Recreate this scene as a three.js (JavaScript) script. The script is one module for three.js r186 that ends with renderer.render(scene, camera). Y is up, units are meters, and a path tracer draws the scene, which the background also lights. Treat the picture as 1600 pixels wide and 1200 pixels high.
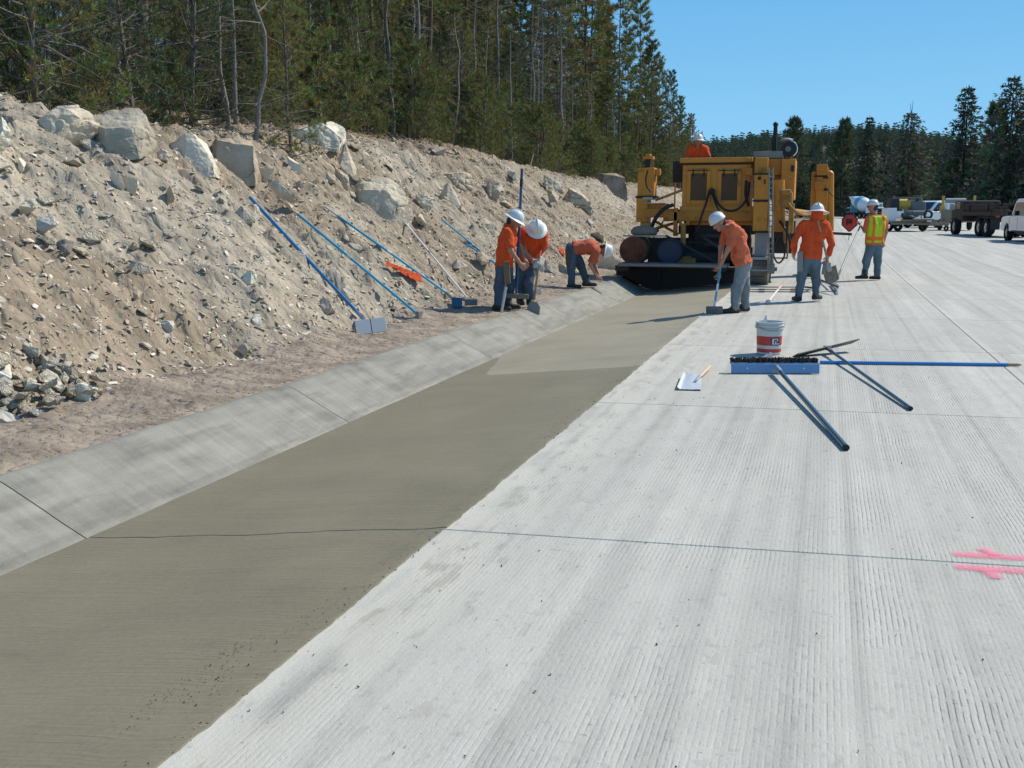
import * as THREE from 'three';
import { mergeGeometries, mergeVertices, toCreasedNormals } from 'three/addons/utils/BufferGeometryUtils.js';
import { ConvexGeometry } from 'three/addons/geometries/ConvexGeometry.js';
import { RoundedBoxGeometry } from 'three/addons/geometries/RoundedBoxGeometry.js';

// ---------------------------------------------------------------- camera, sky, sun, exposure
const scene = new THREE.Scene();
const EYE = 1.6, FPX = 1600, YAW = 16.837 * Math.PI / 180, PITCH = 9.5436 * Math.PI / 180;
const camera = new THREE.PerspectiveCamera(2 * Math.atan(600 / FPX) * 180 / Math.PI, 4 / 3, 0.1, 6000);
camera.position.set(0, EYE, 0);
camera.rotation.order = 'YXZ';
camera.rotation.set(-PITCH, YAW, 0);
const renderer = new THREE.WebGLRenderer({ antialias: true });
renderer.setSize(1024, 768);
renderer.toneMapping = THREE.LinearToneMapping;
renderer.toneMappingExposure = 0.95;
renderer.shadowMap.enabled = true;
renderer.shadowMap.type = THREE.PCFSoftShadowMap;

const SUN = new THREE.Vector3(0.49, 0.72, -0.49).normalize();
const sun = new THREE.DirectionalLight(new THREE.Color(1, 0.93, 0.81), 4.9);
sun.position.copy(SUN).multiplyScalar(120).add(new THREE.Vector3(-2, 0, -25));
sun.target.position.set(-2, 0, -25);
sun.castShadow = true;
sun.shadow.mapSize.set(4096, 4096);
Object.assign(sun.shadow.camera, { left: -60, right: 60, top: 60, bottom: -60, near: 1, far: 320 });
sun.shadow.bias = -0.0004; sun.shadow.normalBias = 0.02;
scene.add(sun, sun.target);
{ // clear blue air, paler towards the horizon and around the sun
  const w = 512, h = 256, d = new Float32Array(w * h * 4);
  const zen = [0.075, 0.20, 0.50], mid = [0.105, 0.42, 0.82], hor = [0.38, 0.76, 1.06], low = [0.17, 0.16, 0.145];
  for (let j = 0; j < h; j++) for (let i = 0; i < w; i++) {
    const el = ((j + 0.5) / h - 0.5) * Math.PI, az = ((i + 0.5) / w - 0.5) * Math.PI * 2;
    const dir = [Math.cos(el) * Math.cos(az), Math.sin(el), Math.cos(el) * Math.sin(az)];
    const e = Math.max(0, Math.sin(el));
    let c;
    const a = Math.min(1, e / 0.28), b = Math.min(1, Math.max(0, (e - 0.28) / 0.72));
    const sa = Math.pow(a, 0.75), sb = Math.pow(b, 0.8);
    c = hor.map((v, k) => (v + (mid[k] - v) * sa) + (zen[k] - mid[k]) * sb);
    const g = Math.max(0, dir[0] * SUN.x + dir[1] * SUN.y + dir[2] * SUN.z);
    const glow = 0.6 * Math.pow(g, 24) + 0.06 * Math.pow(g, 4);
    c = c.map((v, k) => v + glow * [0.9, 0.92, 0.95][k]);
    if (el < 0) { const t = Math.min(1, -el / 0.06); c = hor.map((v, k) => v + (low[k] - v) * t); }
    const o = (j * w + i) * 4; d[o] = c[0]; d[o + 1] = c[1]; d[o + 2] = c[2]; d[o + 3] = 1;
  }
  const t = new THREE.DataTexture(d, w, h, THREE.RGBAFormat, THREE.FloatType);
  t.mapping = THREE.EquirectangularReflectionMapping; t.magFilter = t.minFilter = THREE.LinearFilter;
  t.colorSpace = THREE.LinearSRGBColorSpace; t.needsUpdate = true;
  scene.background = t; scene.environment = t;
}

// ---------------------------------------------------------------- helpers
function rngOf(seed) { let s = seed >>> 0; return () => { s = (s + 0x6D2B79F5) >>> 0; let t = Math.imul(s ^ (s >>> 15), 1 | s); t = (t + Math.imul(t ^ (t >>> 7), 61 | t)) ^ t; return ((t ^ (t >>> 14)) >>> 0) / 4294967296; }; }
const rnd = rngOf(20240607);
const rr = (a, b, r = rnd) => a + (b - a) * r();
const clamp = (v, a, b) => v < a ? a : v > b ? b : v;
const mix = (a, b, t) => a + (b - a) * t;
const smooth = (a, b, v) => { const t = clamp((v - a) / (b - a), 0, 1); return t * t * (3 - 2 * t); };
function hash(x, y, z) { let h = Math.imul(x | 0, 374761393) ^ Math.imul(y | 0, 668265263) ^ Math.imul(z | 0, 2147483647 ^ 0x5bd1e995); h = Math.imul(h ^ (h >>> 13), 1274126177); return ((h ^ (h >>> 16)) >>> 0) / 4294967296; }
function noise2(x, y, px = 0, py = 0, s = 0) {
  const xi = Math.floor(x), yi = Math.floor(y), fx = x - xi, fy = y - yi;
  const u = fx * fx * (3 - 2 * fx), v = fy * fy * (3 - 2 * fy);
  const wx = (i) => px ? ((i % px) + px) % px : i, wy = (j) => py ? ((j % py) + py) % py : j;
  const a = hash(wx(xi), wy(yi), s), b = hash(wx(xi + 1), wy(yi), s), c = hash(wx(xi), wy(yi + 1), s), d = hash(wx(xi + 1), wy(yi + 1), s);
  return a + (b - a) * u + (c - a) * v + (a - b - c + d) * u * v;
}
function fbm2(x, y, o = 4, s = 0) { let t = 0, a = 0.5; for (let i = 0; i < o; i++) { t += a * noise2(x, y, 0, 0, s + i); x *= 2.03; y *= 2.03; a *= 0.5; } return t / (1 - Math.pow(0.5, o)); }
function noise3(x, y, z, s = 0) {
  const xi = Math.floor(x), yi = Math.floor(y), zi = Math.floor(z); let fx = x - xi, fy = y - yi, fz = z - zi;
  fx = fx * fx * (3 - 2 * fx); fy = fy * fy * (3 - 2 * fy); fz = fz * fz * (3 - 2 * fz);
  const H = (i, j, k) => hash(xi + i, yi + j, (zi + k) * 7 + s);
  return mix(mix(mix(H(0, 0, 0), H(1, 0, 0), fx), mix(H(0, 1, 0), H(1, 1, 0), fx), fy), mix(mix(H(0, 0, 1), H(1, 0, 1), fx), mix(H(0, 1, 1), H(1, 1, 1), fx), fy), fz);
}
const used = new Map();
function clods(x, y, s) { // rounded lumps of uneven size, 0 to 1
  const xi = Math.floor(x), yi = Math.floor(y); let m = 0; for (let j = -1; j <= 1; j++) for (let i = -1; i <= 1; i++) { const a = hash(xi + i, yi + j, s), b = hash(xi + i, yi + j, s + 1), r = 0.15 + 0.6 * hash(xi + i, yi + j, s + 2) ** 2; const d = Math.hypot((x - xi - i - a) * (0.8 + 0.5 * b), (y - yi - j - b)) / r; if (d < 1) m = Math.max(m, r * (1 - d * d * d)); } return m; }
function numbered(n) { const k = used.get(n) || 0; used.set(n, k + 1); return k ? n + '_' + String(k).padStart(3, '0') : n; }
function tag(o, label, category, group, kind) {
  if (label) o.userData.label = label; if (category) o.userData.category = category;
  if (group) o.userData.group = group; if (kind) o.userData.kind = kind; return o;
}
function put(o) { o.traverse(m => { if (m.isMesh) { m.castShadow = true; m.receiveShadow = true; } }); scene.add(o); return o; }
function thing(name, label, category, pos, turn = 0, group) {
  const o = new THREE.Group(); o.name = numbered(name); if (pos) o.position.set(...pos); o.rotation.y = turn; scene.add(o); return tag(o, label, category, group);
}
function part(name, geo, mat, parent, label) {
  const g = Array.isArray(geo) ? merge(geo) : geo;
  const m = new THREE.Mesh(g, mat); m.name = name; m.castShadow = m.receiveShadow = true; parent.add(m); if (label) m.userData.label = label; return m;
}
function merge(list) {
  const l = list.map(g => { let q = g.index ? g.toNonIndexed() : g; const o = new THREE.BufferGeometry(); o.setAttribute('position', q.attributes.position); o.setAttribute('normal', q.attributes.normal); if (q.attributes.uv) o.setAttribute('uv', q.attributes.uv); else o.setAttribute('uv', new THREE.BufferAttribute(new Float32Array(q.attributes.position.count * 2), 2)); return o; });
  return mergeGeometries(l);
}
function struct(name, geo, mat, label) { const m = new THREE.Mesh(Array.isArray(geo) ? merge(geo) : geo, mat); m.name = numbered(name); m.castShadow = m.receiveShadow = true; m.userData.kind = 'structure'; if (label) m.userData.label = label; scene.add(m); return m; }
function dup(root, pos, turn, label, group, scale) {
  const r = root.clone(); r.name = numbered(root.name.replace(/_\d{3}$/, '')); r.userData = { ...root.userData }; scene.add(r);
  if (pos) r.position.set(...pos); if (turn !== undefined) r.rotation.y = turn; if (scale) r.scale.setScalar(scale);
  if (label) r.userData.label = label; if (group) r.userData.group = group; return r;
}
const V = (x, y, z) => new THREE.Vector3(x, y, z);
// geometry shorthands
function box(w, h, d, x = 0, y = 0, z = 0, r = 0) { const g = r ? new RoundedBoxGeometry(w, h, d, 2, r) : new THREE.BoxGeometry(w, h, d); return g.translate(x, y, z); }
function cyl(r0, r1, h, x = 0, y = 0, z = 0, seg = 16, axis = 'y') { const g = new THREE.CylinderGeometry(r0, r1, h, seg); if (axis === 'x') g.rotateZ(Math.PI / 2); if (axis === 'z') g.rotateX(Math.PI / 2); return g.translate(x, y, z); }
function rod(a, b, r0, r1 = r0, seg = 10) {
  const A = V(...a), B = V(...b), d = B.clone().sub(A), L = d.length();
  const g = new THREE.CylinderGeometry(r1, r0, L, seg); g.translate(0, L / 2, 0);
  g.applyQuaternion(new THREE.Quaternion().setFromUnitVectors(V(0, 1, 0), d.normalize())); return g.translate(...a);
}
function tube(pts, r, seg = 24, rs = 8) { return new THREE.TubeGeometry(new THREE.CatmullRomCurve3(pts.map(p => V(...p))), seg, r, rs); }
function beam(a, b, w, h) { const A = V(...a), B = V(...b), d = B.clone().sub(A), L = d.length(); const g = new THREE.BoxGeometry(w, h, L); const m = new THREE.Matrix4().lookAt(A, B, V(0, 1, 0)); g.applyMatrix4(m); const c = A.add(B).multiplyScalar(0.5); return g.translate(c.x, c.y, c.z); }
function lathe(pts, seg = 24) { return new THREE.LatheGeometry(pts.map(p => new THREE.Vector2(p[0], p[1])), seg); }
function prism(pts, depth, bevel = 0) { const s = new THREE.Shape(pts.map(p => new THREE.Vector2(...p))); return new THREE.ExtrudeGeometry(s, { depth, bevelEnabled: bevel > 0, bevelSize: bevel, bevelThickness: bevel, bevelSegments: 2 }); }

// a pixel of the photograph -> a ray from the eye, and points on planes in the place
const sy = Math.sin(YAW), cy = Math.cos(YAW), sp = Math.sin(PITCH), cp = Math.cos(PITCH);
const Fw = [-sy * cp, -sp, -cy * cp], Rt = [cy, 0, -sy], Up = [-sy * sp, cp, -cy * sp];
const ray = (px, py) => [0, 1, 2].map(k => Fw[k] + Rt[k] * (px - 800) / FPX + Up[k] * (600 - py) / FPX);
const along = (px, py, t) => { const d = ray(px, py); return [d[0] * t, EYE + d[1] * t, d[2] * t]; };
const onY = (px, py, y = 0) => { const d = ray(px, py); return along(px, py, (y - EYE) / d[1]); };
const onZ = (px, py, z) => along(px, py, z / ray(px, py)[2]);
const onX = (px, py, x) => along(px, py, x / ray(px, py)[0]);
const roadY = z => { const d = -z - 26; return d <= 0 ? 0 : 0.0068 * d * smooth(0, 20, d); };
function hit(px, py, f = ground) { const d = ray(px, py); let t = 3; for (let i = 0; i < 6000; i++, t += 0.004 * t) { const x = d[0] * t, y = EYE + d[1] * t, z = d[2] * t; if (f === ground && x < -4.6 && y > bankBase(x, z) + 0.5) continue; if (y < f(x, z)) break; } for (let k = 0, s = 0.002 * t; k < 10; k++, s /= 2) { const y = EYE + d[1] * t; t += y < f(d[0] * t, d[2] * t) ? -s : s; } return along(px, py, t); }

// textures
function tex(w, h, fn, srgb = true) {
  const d = new Uint8Array(w * h * 4), e = v => { v = clamp(v, 0, 1); if (srgb) v = v <= 0.0031308 ? v * 12.92 : 1.055 * Math.pow(v, 1 / 2.4) - 0.055; return Math.round(v * 255); };
  for (let j = 0; j < h; j++) for (let i = 0; i < w; i++) { const c = fn((i + 0.5) / w, (j + 0.5) / h, i, j), o = (j * w + i) * 4; if (typeof c === 'number') { d[o] = d[o + 1] = d[o + 2] = e(c); } else { d[o] = e(c[0]); d[o + 1] = e(c[1]); d[o + 2] = e(c[2]); } d[o + 3] = 255; }
  const t = new THREE.DataTexture(d, w, h, THREE.RGBAFormat); t.wrapS = t.wrapT = THREE.RepeatWrapping; t.magFilter = THREE.LinearFilter; t.minFilter = THREE.LinearMipmapLinearFilter; t.generateMipmaps = true; t.anisotropy = 8;
  if (srgb) t.colorSpace = THREE.SRGBColorSpace; t.needsUpdate = true; return t;
}
function pfbm(u, v, f, o, s) { let t = 0, a = 0.5; for (let i = 0; i < o; i++) { t += a * noise2(u * f, v * f, f, f, s + i * 13); f *= 2; a *= 0.5; } return t / (1 - Math.pow(0.5, o)); }
const grainBump = tex(512, 512, (u, v) => pfbm(u, v, 16, 5, 3), false);
const grainMap = tex(512, 512, (u, v) => { const n = pfbm(u, v, 8, 6, 9), s = noise2(u * 128, v * 128, 128, 128, 5); return 0.62 + 0.5 * (n - 0.5) + (s > 0.86 ? -0.16 : s < 0.12 ? 0.16 : 0); });
const wearMap = tex(512, 512, (u, v) => { const n = pfbm(u, v, 6, 6, 21); return 0.86 + 0.3 * (n - 0.5); });
const std = (c, rough = 0.8, o = {}) => new THREE.MeshStandardMaterial({ color: Array.isArray(c) ? new THREE.Color().setRGB(...c) : c, roughness: rough, ...o });
function boxUV(g, s = 1) { // uv in metres by the way each face points
  const q = g.index ? g.toNonIndexed() : g; if (!q.attributes.normal) q.computeVertexNormals(); const p = q.attributes.position, uv = new Float32Array(p.count * 2), a = V(), b = V(), c = V();
  for (let i = 0; i < p.count; i += 3) { a.fromBufferAttribute(p, i); b.fromBufferAttribute(p, i + 1); c.fromBufferAttribute(p, i + 2); const n = b.clone().sub(a).cross(c.clone().sub(a)); const ax = Math.abs(n.x), ay = Math.abs(n.y), az = Math.abs(n.z);
    [a, b, c].forEach((q2, k) => { const o = (i + k) * 2; if (ay >= ax && ay >= az) { uv[o] = q2.x * s; uv[o + 1] = q2.z * s; } else if (ax >= az) { uv[o] = q2.z * s; uv[o + 1] = q2.y * s; } else { uv[o] = q2.x * s; uv[o + 1] = q2.y * s; } }); }
  q.setAttribute('uv', new THREE.BufferAttribute(uv, 2)); return q;
}
// ---------------------------------------------------------------- terrain
const XE = -1.8, XF = -3.85, XT = -4.4, SK = -0.09;      // slab edge, flow line, curb top; skew of the joints
const bumpZ = z => 0.5 * Math.exp(-Math.pow((z + 27) / 10, 2));
function bankBase(x, z) { // large form only
  const toe = 5.55 + 0.25 * (noise2(z * 0.35, 1.5) - 0.5);
  const d = -x;
  let y = 0.1 + 0.05 * smooth(4.5, toe, d);
  const s = d - toe;
  if (s > 0) {
    const a = Math.min(s, 4.0), b = clamp(s - 4.0, 0, 3.6), c = Math.max(0, s - 7.6);
    const k = smooth(0, 0.7, s);
    y += a * 0.645 * (0.25 + 0.75 * k) + b * 0.21 + Math.min(c, 40) * 0.14 + bumpZ(z) * smooth(2.2, 6, s);
  }
  return y + roadY(z) * (1 - smooth(6, 14, d)) + roadY(z) * smooth(6, 14, d) * 0.4;
}
function bank(x, z) {
  let y = bankBase(x, z); const d = -x;
  const w = smooth(5.0, 6.2, d) * (1 - 0.45 * smooth(10.5, 13, d)), rill = Math.abs(noise2(z * 1.7 + 0.6 * noise2(x, z), x * 0.42, 0, 0, 15) - 0.5) * 2;
  y += w * 0.2 * (Math.pow(rill, 0.7) - 0.6) * smooth(0.3, 0.6, noise2(x * 0.4, z * 0.3, 0, 0, 17));
  y += w * (0.34 * (fbm2(x * 0.75 + 3, z * 0.55, 3, 1) - 0.5) + 0.19 * (fbm2(x * 2.1 + z * 0.4, z * 3.1, 3, 5) - 0.5) + 0.13 * clods(x * 3.3, z * 3.3, 31) + 0.10 * clods(x * 6.5 + 7, z * 6.5, 41) * smooth(0.35, 0.6, noise2(x * 0.8, z * 0.6, 0, 0, 19)) + 0.05 * (noise2(x * 8.3, z * 8.3, 0, 0, 9) - 0.5) + 0.075 * (noise2(x * 14, z * 14, 0, 0, 11) - 0.5) * smooth(0.3, 0.7, noise2(x * 0.9, z * 0.9, 0, 0, 13)));
  y += (1 - w) * smooth(4.5, 4.75, d) * (0.05 * (noise2(x * 3, z * 3, 0, 0, 4) - 0.5) + 0.022 * (noise2(x * 13, z * 13, 0, 0, 6) - 0.5));
  return y;
}
const gutterY = x => x >= XE ? 0 : x >= XF ? -0.195 * Math.pow((XE - x) / (XE - XF), 0.92) : x >= XT ? mix(-0.195, 0.115, (XF - x) / (XF - XT)) : 0.115;
function ground(x, z) { if (x < -4.5) return bank(x, z); if (x < XE && z > -24) return gutterY(x); return roadY(z); }

const dirtBump = tex(1024, 1024, (u, v) => 0.55 * pfbm(u, v, 24, 5, 31) + 0.45 * Math.pow(1 - Math.abs(pfbm(u, v, 12, 3, 37) - 0.5) * 2, 2), false);
const dirtMap = tex(1024, 1024, (u, v) => { const n = pfbm(u, v, 10, 6, 41), s = noise2(u * 200, v * 200, 200, 200, 43), q = noise2(u * 90, v * 90, 90, 90, 47); const k = 0.72 + 0.55 * (n - 0.5) + (s > 0.85 ? 0.13 : s < 0.14 ? -0.2 : 0) + (q > 0.88 ? 0.14 : 0); return [k, k * 0.985, k * 0.96]; });
{
  const zs = []; for (let z = 4; z > -30; z -= 0.06) zs.push(z); for (let z = -30; z > -80; z -= 0.25) zs.push(z); for (let z = -80; z >= -330; z -= 2.5) zs.push(z);
  const xs = [-4.42, -4.46]; for (let x = -4.5; x > -10.6; x -= 0.055) xs.push(x); for (let x = -10.6; x > -14; x -= 0.16) xs.push(x); for (let x = -14, s = 0.4; x > -150; x -= s, s *= 1.17) xs.push(x); xs.push(-170);
  const nx = xs.length, nz = zs.length, P = new Float32Array(nx * nz * 3), C = new Float32Array(nx * nz * 3), U = new Float32Array(nx * nz * 2), I = [];
  for (let j = 0; j < nz; j++) for (let i = 0; i < nx; i++) {
    let x = xs[i], z = zs[j], y; const k = j * nx + i;
    if (i > 3) { x += 0.03 * (noise2(x * 20, z * 20, 0, 0, 77) - 0.5); }
    y = i === 0 ? -0.3 : i === 1 ? 0.075 : bank(x, z);
    P.set([x, y, z], k * 3); U.set([x / 2, z / 2], k * 2);
    const d = -x, n = fbm2(x * 0.8, z * 0.8, 4, 60), n2 = fbm2(x * 3.3, z * 3.3, 3, 66), pale = Math.max(smooth(0.45, 0.62, fbm2(x * 0.33 + 4, z * 0.28 + 7, 3, 70)), 0.85 * smooth(0.35, 0.6, fbm2(x * 0.9, z * 0.6, 3, 72)) * (z > -10 ? 1 : 0.3));
    const strip = 1 - smooth(5.0 + 0.7 * n, 5.75 + 0.7 * n2, d), floor = smooth(9.9, 11.6, d + 1.4 * (n - 0.5) - 0.4 * pale) ;
    const base = [0.375, 0.298, 0.21], pl = [0.475, 0.41, 0.315], st = [0.385, 0.31, 0.235], fl = [0.215, 0.135, 0.085];
    for (let c = 0; c < 3; c++) { let v = mix(base[c], pl[c], pale); v = mix(v, st[c], strip); v = mix(v, fl[c], floor); v *= 0.78 + 0.44 * n2 + 0.25 * (n - 0.5); C[k * 3 + c] = v; }
  }
  for (let j = 0; j < nz - 1; j++) for (let i = 0; i < nx - 1; i++) { const a = j * nx + i, b = a + 1, c = a + nx, e = c + 1; I.push(a, b, c, b, e, c); }
  const g = new THREE.BufferGeometry(); g.setAttribute('position', new THREE.BufferAttribute(P, 3)); g.setAttribute('color', new THREE.BufferAttribute(C, 3)); g.setAttribute('uv', new THREE.BufferAttribute(U, 2)); g.setIndex(I); g.computeVertexNormals();
  struct('embankment', g, new THREE.MeshStandardMaterial({ vertexColors: true, map: dirtMap, bumpMap: dirtBump, bumpScale: 0.06, roughness: 1 }), 'bare rocky dirt slope rising from the curb to the pine forest');
}
{ // ground sheet to the horizon, and the unpaved bed ahead of the machine
  const g = new THREE.PlaneGeometry(7000, 7000, 1, 1); g.rotateX(-Math.PI / 2); g.translate(0, -0.42, 0); const uv = g.attributes.uv; for (let i = 0; i < uv.count; i++) uv.setXY(i, uv.getX(i) * 1400, uv.getY(i) * 1400);
  struct('ground', g, std([0.24, 0.19, 0.14], 1, { map: grainMap }), 'brown earth around and under the road');
  const b = new THREE.PlaneGeometry(3.2, 260, 6, 200); b.rotateX(-Math.PI / 2); b.translate(-3.1, 0, -154); const p = b.attributes.position; for (let i = 0; i < p.count; i++) p.setY(i, -0.22 + roadY(p.getZ(i)) + 0.1 * (noise2(p.getX(i) * 2, p.getZ(i)) - 0.5)); b.computeVertexNormals(); 
  const u2 = b.attributes.uv; for (let i = 0; i < u2.count; i++) u2.setXY(i, p.getX(i) / 2, p.getZ(i) / 2);
  struct('dirt_bed', b, std([0.33, 0.24, 0.17], 1, { map: dirtMap, bumpMap: dirtBump, bumpScale: 0.03 }), 'graded dirt bed waiting for the gutter ahead of the paving machine');
}
// ---------------------------------------------------------------- concrete road of slabs
const LW = 3.65, ZT = 10.95;
const slabMap = (seed, edge) => tex(edge ? 2048 : 1024, edge ? 2048 : 1024, (u, v) => {
  const x = u * LW, z = v * ZT;
  const streak = noise2(u * 26, v * 2, 26, 2, seed), st2 = noise2(u * 90, v * 3, 90, 3, seed + 2), st3 = noise2(u * 11, v * 1, 11, 1, seed + 5);
  const blot = noise2(u * 9, v * 4, 9, 4, seed + 7) * 0.5 + 0.5 * noise2(u * 22, v * 3, 22, 3, seed + 6), fine = noise2(u * 700, v * 900, 700, 900, seed + 8), mid = pfbm(u, v, 40, 3, seed + 9);
  let k = 0.455 + 0.05 * (streak - 0.5) + 0.05 * (st2 - 0.5) + 0.09 * (blot - 0.5) + 0.045 * (fine - 0.5) + 0.06 * (mid - 0.5);
  let band = 0; for (let q = 0; q < 13; q++) { const c = (q + 0.7 * hash(q, seed, 3)) / 13, w2 = 0.004 + 0.006 * hash(q, seed, 5), d = Math.abs(u + 0.002 * (noise2(v * 8, q, 8, 0, seed) - 0.5) - c) / w2; if (d < 2.5) band = Math.max(band, Math.exp(-d * d) * (0.25 + 0.75 * noise2(v * 5, q * 3.3, 5, 0, seed + 17))); } k -= 0.05 * band + 0.02 * (st3 - 0.5);
  k = 0.445 + (k - 0.455) * 1.15; let r = k, g = k * 0.96, b = k * 0.835;
  const groove = noise2(u * 166, v * 220, 166, 220, seed + 3); if (groove < 0.16) { r *= 0.9; g *= 0.9; b *= 0.9; }
  if (edge) { // dried cement film and splashes of slurry along the gutter
    const e = x + 0.35 * (pfbm(u, v, 20, 4, seed + 20) - 0.5), film = (1 - smooth(0.06, 0.62, e)) * smooth(0.3, 0.62, pfbm(u, v, 26, 4, seed + 22)); r = mix(r, 0.545, film * 0.7); g = mix(g, 0.515, film * 0.7); b = mix(b, 0.425, film * 0.7);
    const dirt = smooth(0.62, 0.8, pfbm(u, v, 60, 4, seed + 25)) * (1 - smooth(0.1, 1.25, x)); r = mix(r, 0.25, dirt * 0.4); g = mix(g, 0.22, dirt * 0.4); b = mix(b, 0.165, dirt * 0.4);
  }
  const sp = noise2(u * 420, v * 1260, 420, 1260, seed + 30); if (sp > 0.965) { r *= 0.62; g *= 0.6; b *= 0.56; }
  return [r, g, b];
});
const slabBump = tex(2048, 1024, (u, v) => { // tined grooves run along the road, wavering and broken, 22 mm apart, worn shallow on the gutter side
  const n = 166, wob = 0.5 * (noise2(u * 6, v * 9, 6, 9, 3) - 0.5) + 0.1 * (noise2(u * 90, v * 60, 90, 60, 4) - 0.5), t = ((u * n + wob) % 1 + 1) % 1; const part1 = smooth(0.2, 0.75, hash(Math.floor(u * n + wob), Math.floor(v * 70 + hash(Math.floor(u * n + wob), 3, 1)), 8) * 0.6 + 0.4 * noise2(u * 40, v * 30, 40, 30, 9)), zone = (0.3 + 0.7 * smooth(0.3, 0.7, noise2(u * 14, v * 3, 14, 3, 12))) * (0.35 + 0.65 * smooth(0.12, 0.62, u));
  const gr = (1 - smooth(0.1, 0.24, Math.abs(t - 0.5))) * (0.2 + 0.8 * part1) * zone;
  return 0.8 - 0.75 * gr + 0.2 * (noise2(u * 900, v * 700, 900, 700, 5) - 0.5) + 0.14 * (noise2(u * 200, v * 150, 200, 150, 6) - 0.5);
}, false);
slabBump.repeat.set(1, 4);
const slabMats = [slabMap(100, true), slabMap(200, false)].map(m => new THREE.MeshStandardMaterial({ map: m, bumpMap: slabBump, bumpScale: 0.0042, roughness: 0.86 }));
const road = new THREE.Group(); road.name = 'road'; tag(road, 'new pale grooved concrete road of jointed slabs', null, null, 'structure'); scene.add(road);
{
  const joints = [3.4, -0.95, -4.72, -8.42, -12.45, -16.3, -20.2, -24.1, -28.0]; const cols = [XE, 1.86, 5.52, 9.18, 12.84, 16.5];
  const slab = (x0, x1, za, zb, mat, uo) => {
    const g0 = 0.003, ch = 0.006, jz = (x, z) => z + SK * (x - XE);
    const A = [x0 + g0, x1 - g0]; const P = [], U = [], I = [];
    const nxs = x0 < 2 ? 24 : 6, nzs = 10;
    // top grid with a chamfered rim, then skirts
    const ring = (x, z, y) => { P.push(x, y, z); U.push((x - XE) / LW, (-z + uo) / ZT); };
    for (let j = 0; j <= nzs; j++) for (let i = 0; i <= nxs; i++) { const x = mix(A[0] + ch, A[1] - ch, i / nxs), z = mix(jz(x, za) - g0 - ch, jz(x, zb) + g0 + ch, j / nzs); ring(x, z, roadY(z)); }
    for (let j = 0; j < nzs; j++) for (let i = 0; i < nxs; i++) { const a = j * (nxs + 1) + i, b = a + 1, c = a + nxs + 1, e = c + 1; I.push(a, b, c, b, e, c); }
    const edge = []; for (let i = 0; i <= nxs; i++) edge.push(i); for (let j = 1; j <= nzs; j++) edge.push(j * (nxs + 1) + nxs); for (let i = nxs - 1; i >= 0; i--) edge.push(nzs * (nxs + 1) + i); for (let j = nzs - 1; j > 0; j--) edge.push(j * (nxs + 1));
    const cx = (x0 + x1) / 2, cz = (za + zb) / 2; let base = P.length / 3;
    for (const e of edge) { const x = P[e * 3], y = P[e * 3 + 1], z = P[e * 3 + 2]; const i = e % (nxs + 1), j = Math.floor(e / (nxs + 1)); const ox = i === 0 ? -ch : i === nxs ? ch : 0, oz = j === 0 ? ch : j === nzs ? -ch : 0; ring(x + ox, z + oz, y - ch); ring(x + ox, z + oz, y - 0.22); }
    const m = edge.length; for (let k = 0; k < m; k++) { const n = (k + 1) % m, t0 = edge[k], t1 = edge[n], c0 = base + k * 2, c1 = base + n * 2; I.push(t0, c0, t1, t1, c0, c1, c0, c0 + 1, c1, c1, c0 + 1, c1 + 1); }
    const g = new THREE.BufferGeometry(); g.setAttribute('position', new THREE.Float32BufferAttribute(P, 3)); g.setAttribute('uv', new THREE.Float32BufferAttribute(U, 2)); g.setIndex(I.map((v, i2) => v)); 
    const gg = toCreasedNormals(g, 0.5); part('slab', gg, mat, road);
  };
  for (let j = 0; j < joints.length - 1; j++) for (let i = 0; i < cols.length - 1; i++) { if (i > 1 && j < 2) continue; if (i > 2 && j < 3) continue; slab(cols[i], cols[i + 1], joints[j], joints[j + 1], slabMats[i === 0 ? 0 : 1], i * 3.7 + j * 1.3); }
  // beyond the slabs that can be told apart, one surface
  const far = (x0, x1, z0, z1, nz, mat, sk) => { const P = [], U = [], I = [], nx = 8; for (let j = 0; j <= nz; j++) for (let i = 0; i <= nx; i++) { const x = mix(x0, x1, i / nx), zz = mix(z0, z1, j / nz), z = zz + (sk ? SK * (x - XE) * (1 - j / nz) : 0) - (j === 0 ? 0.004 : 0); P.push(x, roadY(z), z); U.push((x - XE) / LW, -z / ZT); } for (let j = 0; j < nz; j++) for (let i = 0; i < nx; i++) { const a = j * (nx + 1) + i, b = a + 1, c = a + nx + 1, e = c + 1; I.push(a, b, c, b, e, c); } const g = new THREE.BufferGeometry(); g.setAttribute('position', new THREE.Float32BufferAttribute(P, 3)); g.setAttribute('uv', new THREE.Float32BufferAttribute(U, 2)); g.setIndex(I); g.computeVertexNormals(); return g; };
  for (let i = 0; i < 5; i++) part('road_surface', far(cols[i] + 0.006, cols[i + 1] - 0.006, -28.0, -230, 80, slabMats[1], true), slabMats[1], road);
  part('road_surface', far(16.51, 42, -12, -230, 80, slabMats[1], false), slabMats[1], road);
  part('subbase', new THREE.BoxGeometry(46, 0.1, 240).translate(20.6, -0.3, -114), std([0.08, 0.075, 0.07], 1), road);
}
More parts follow.
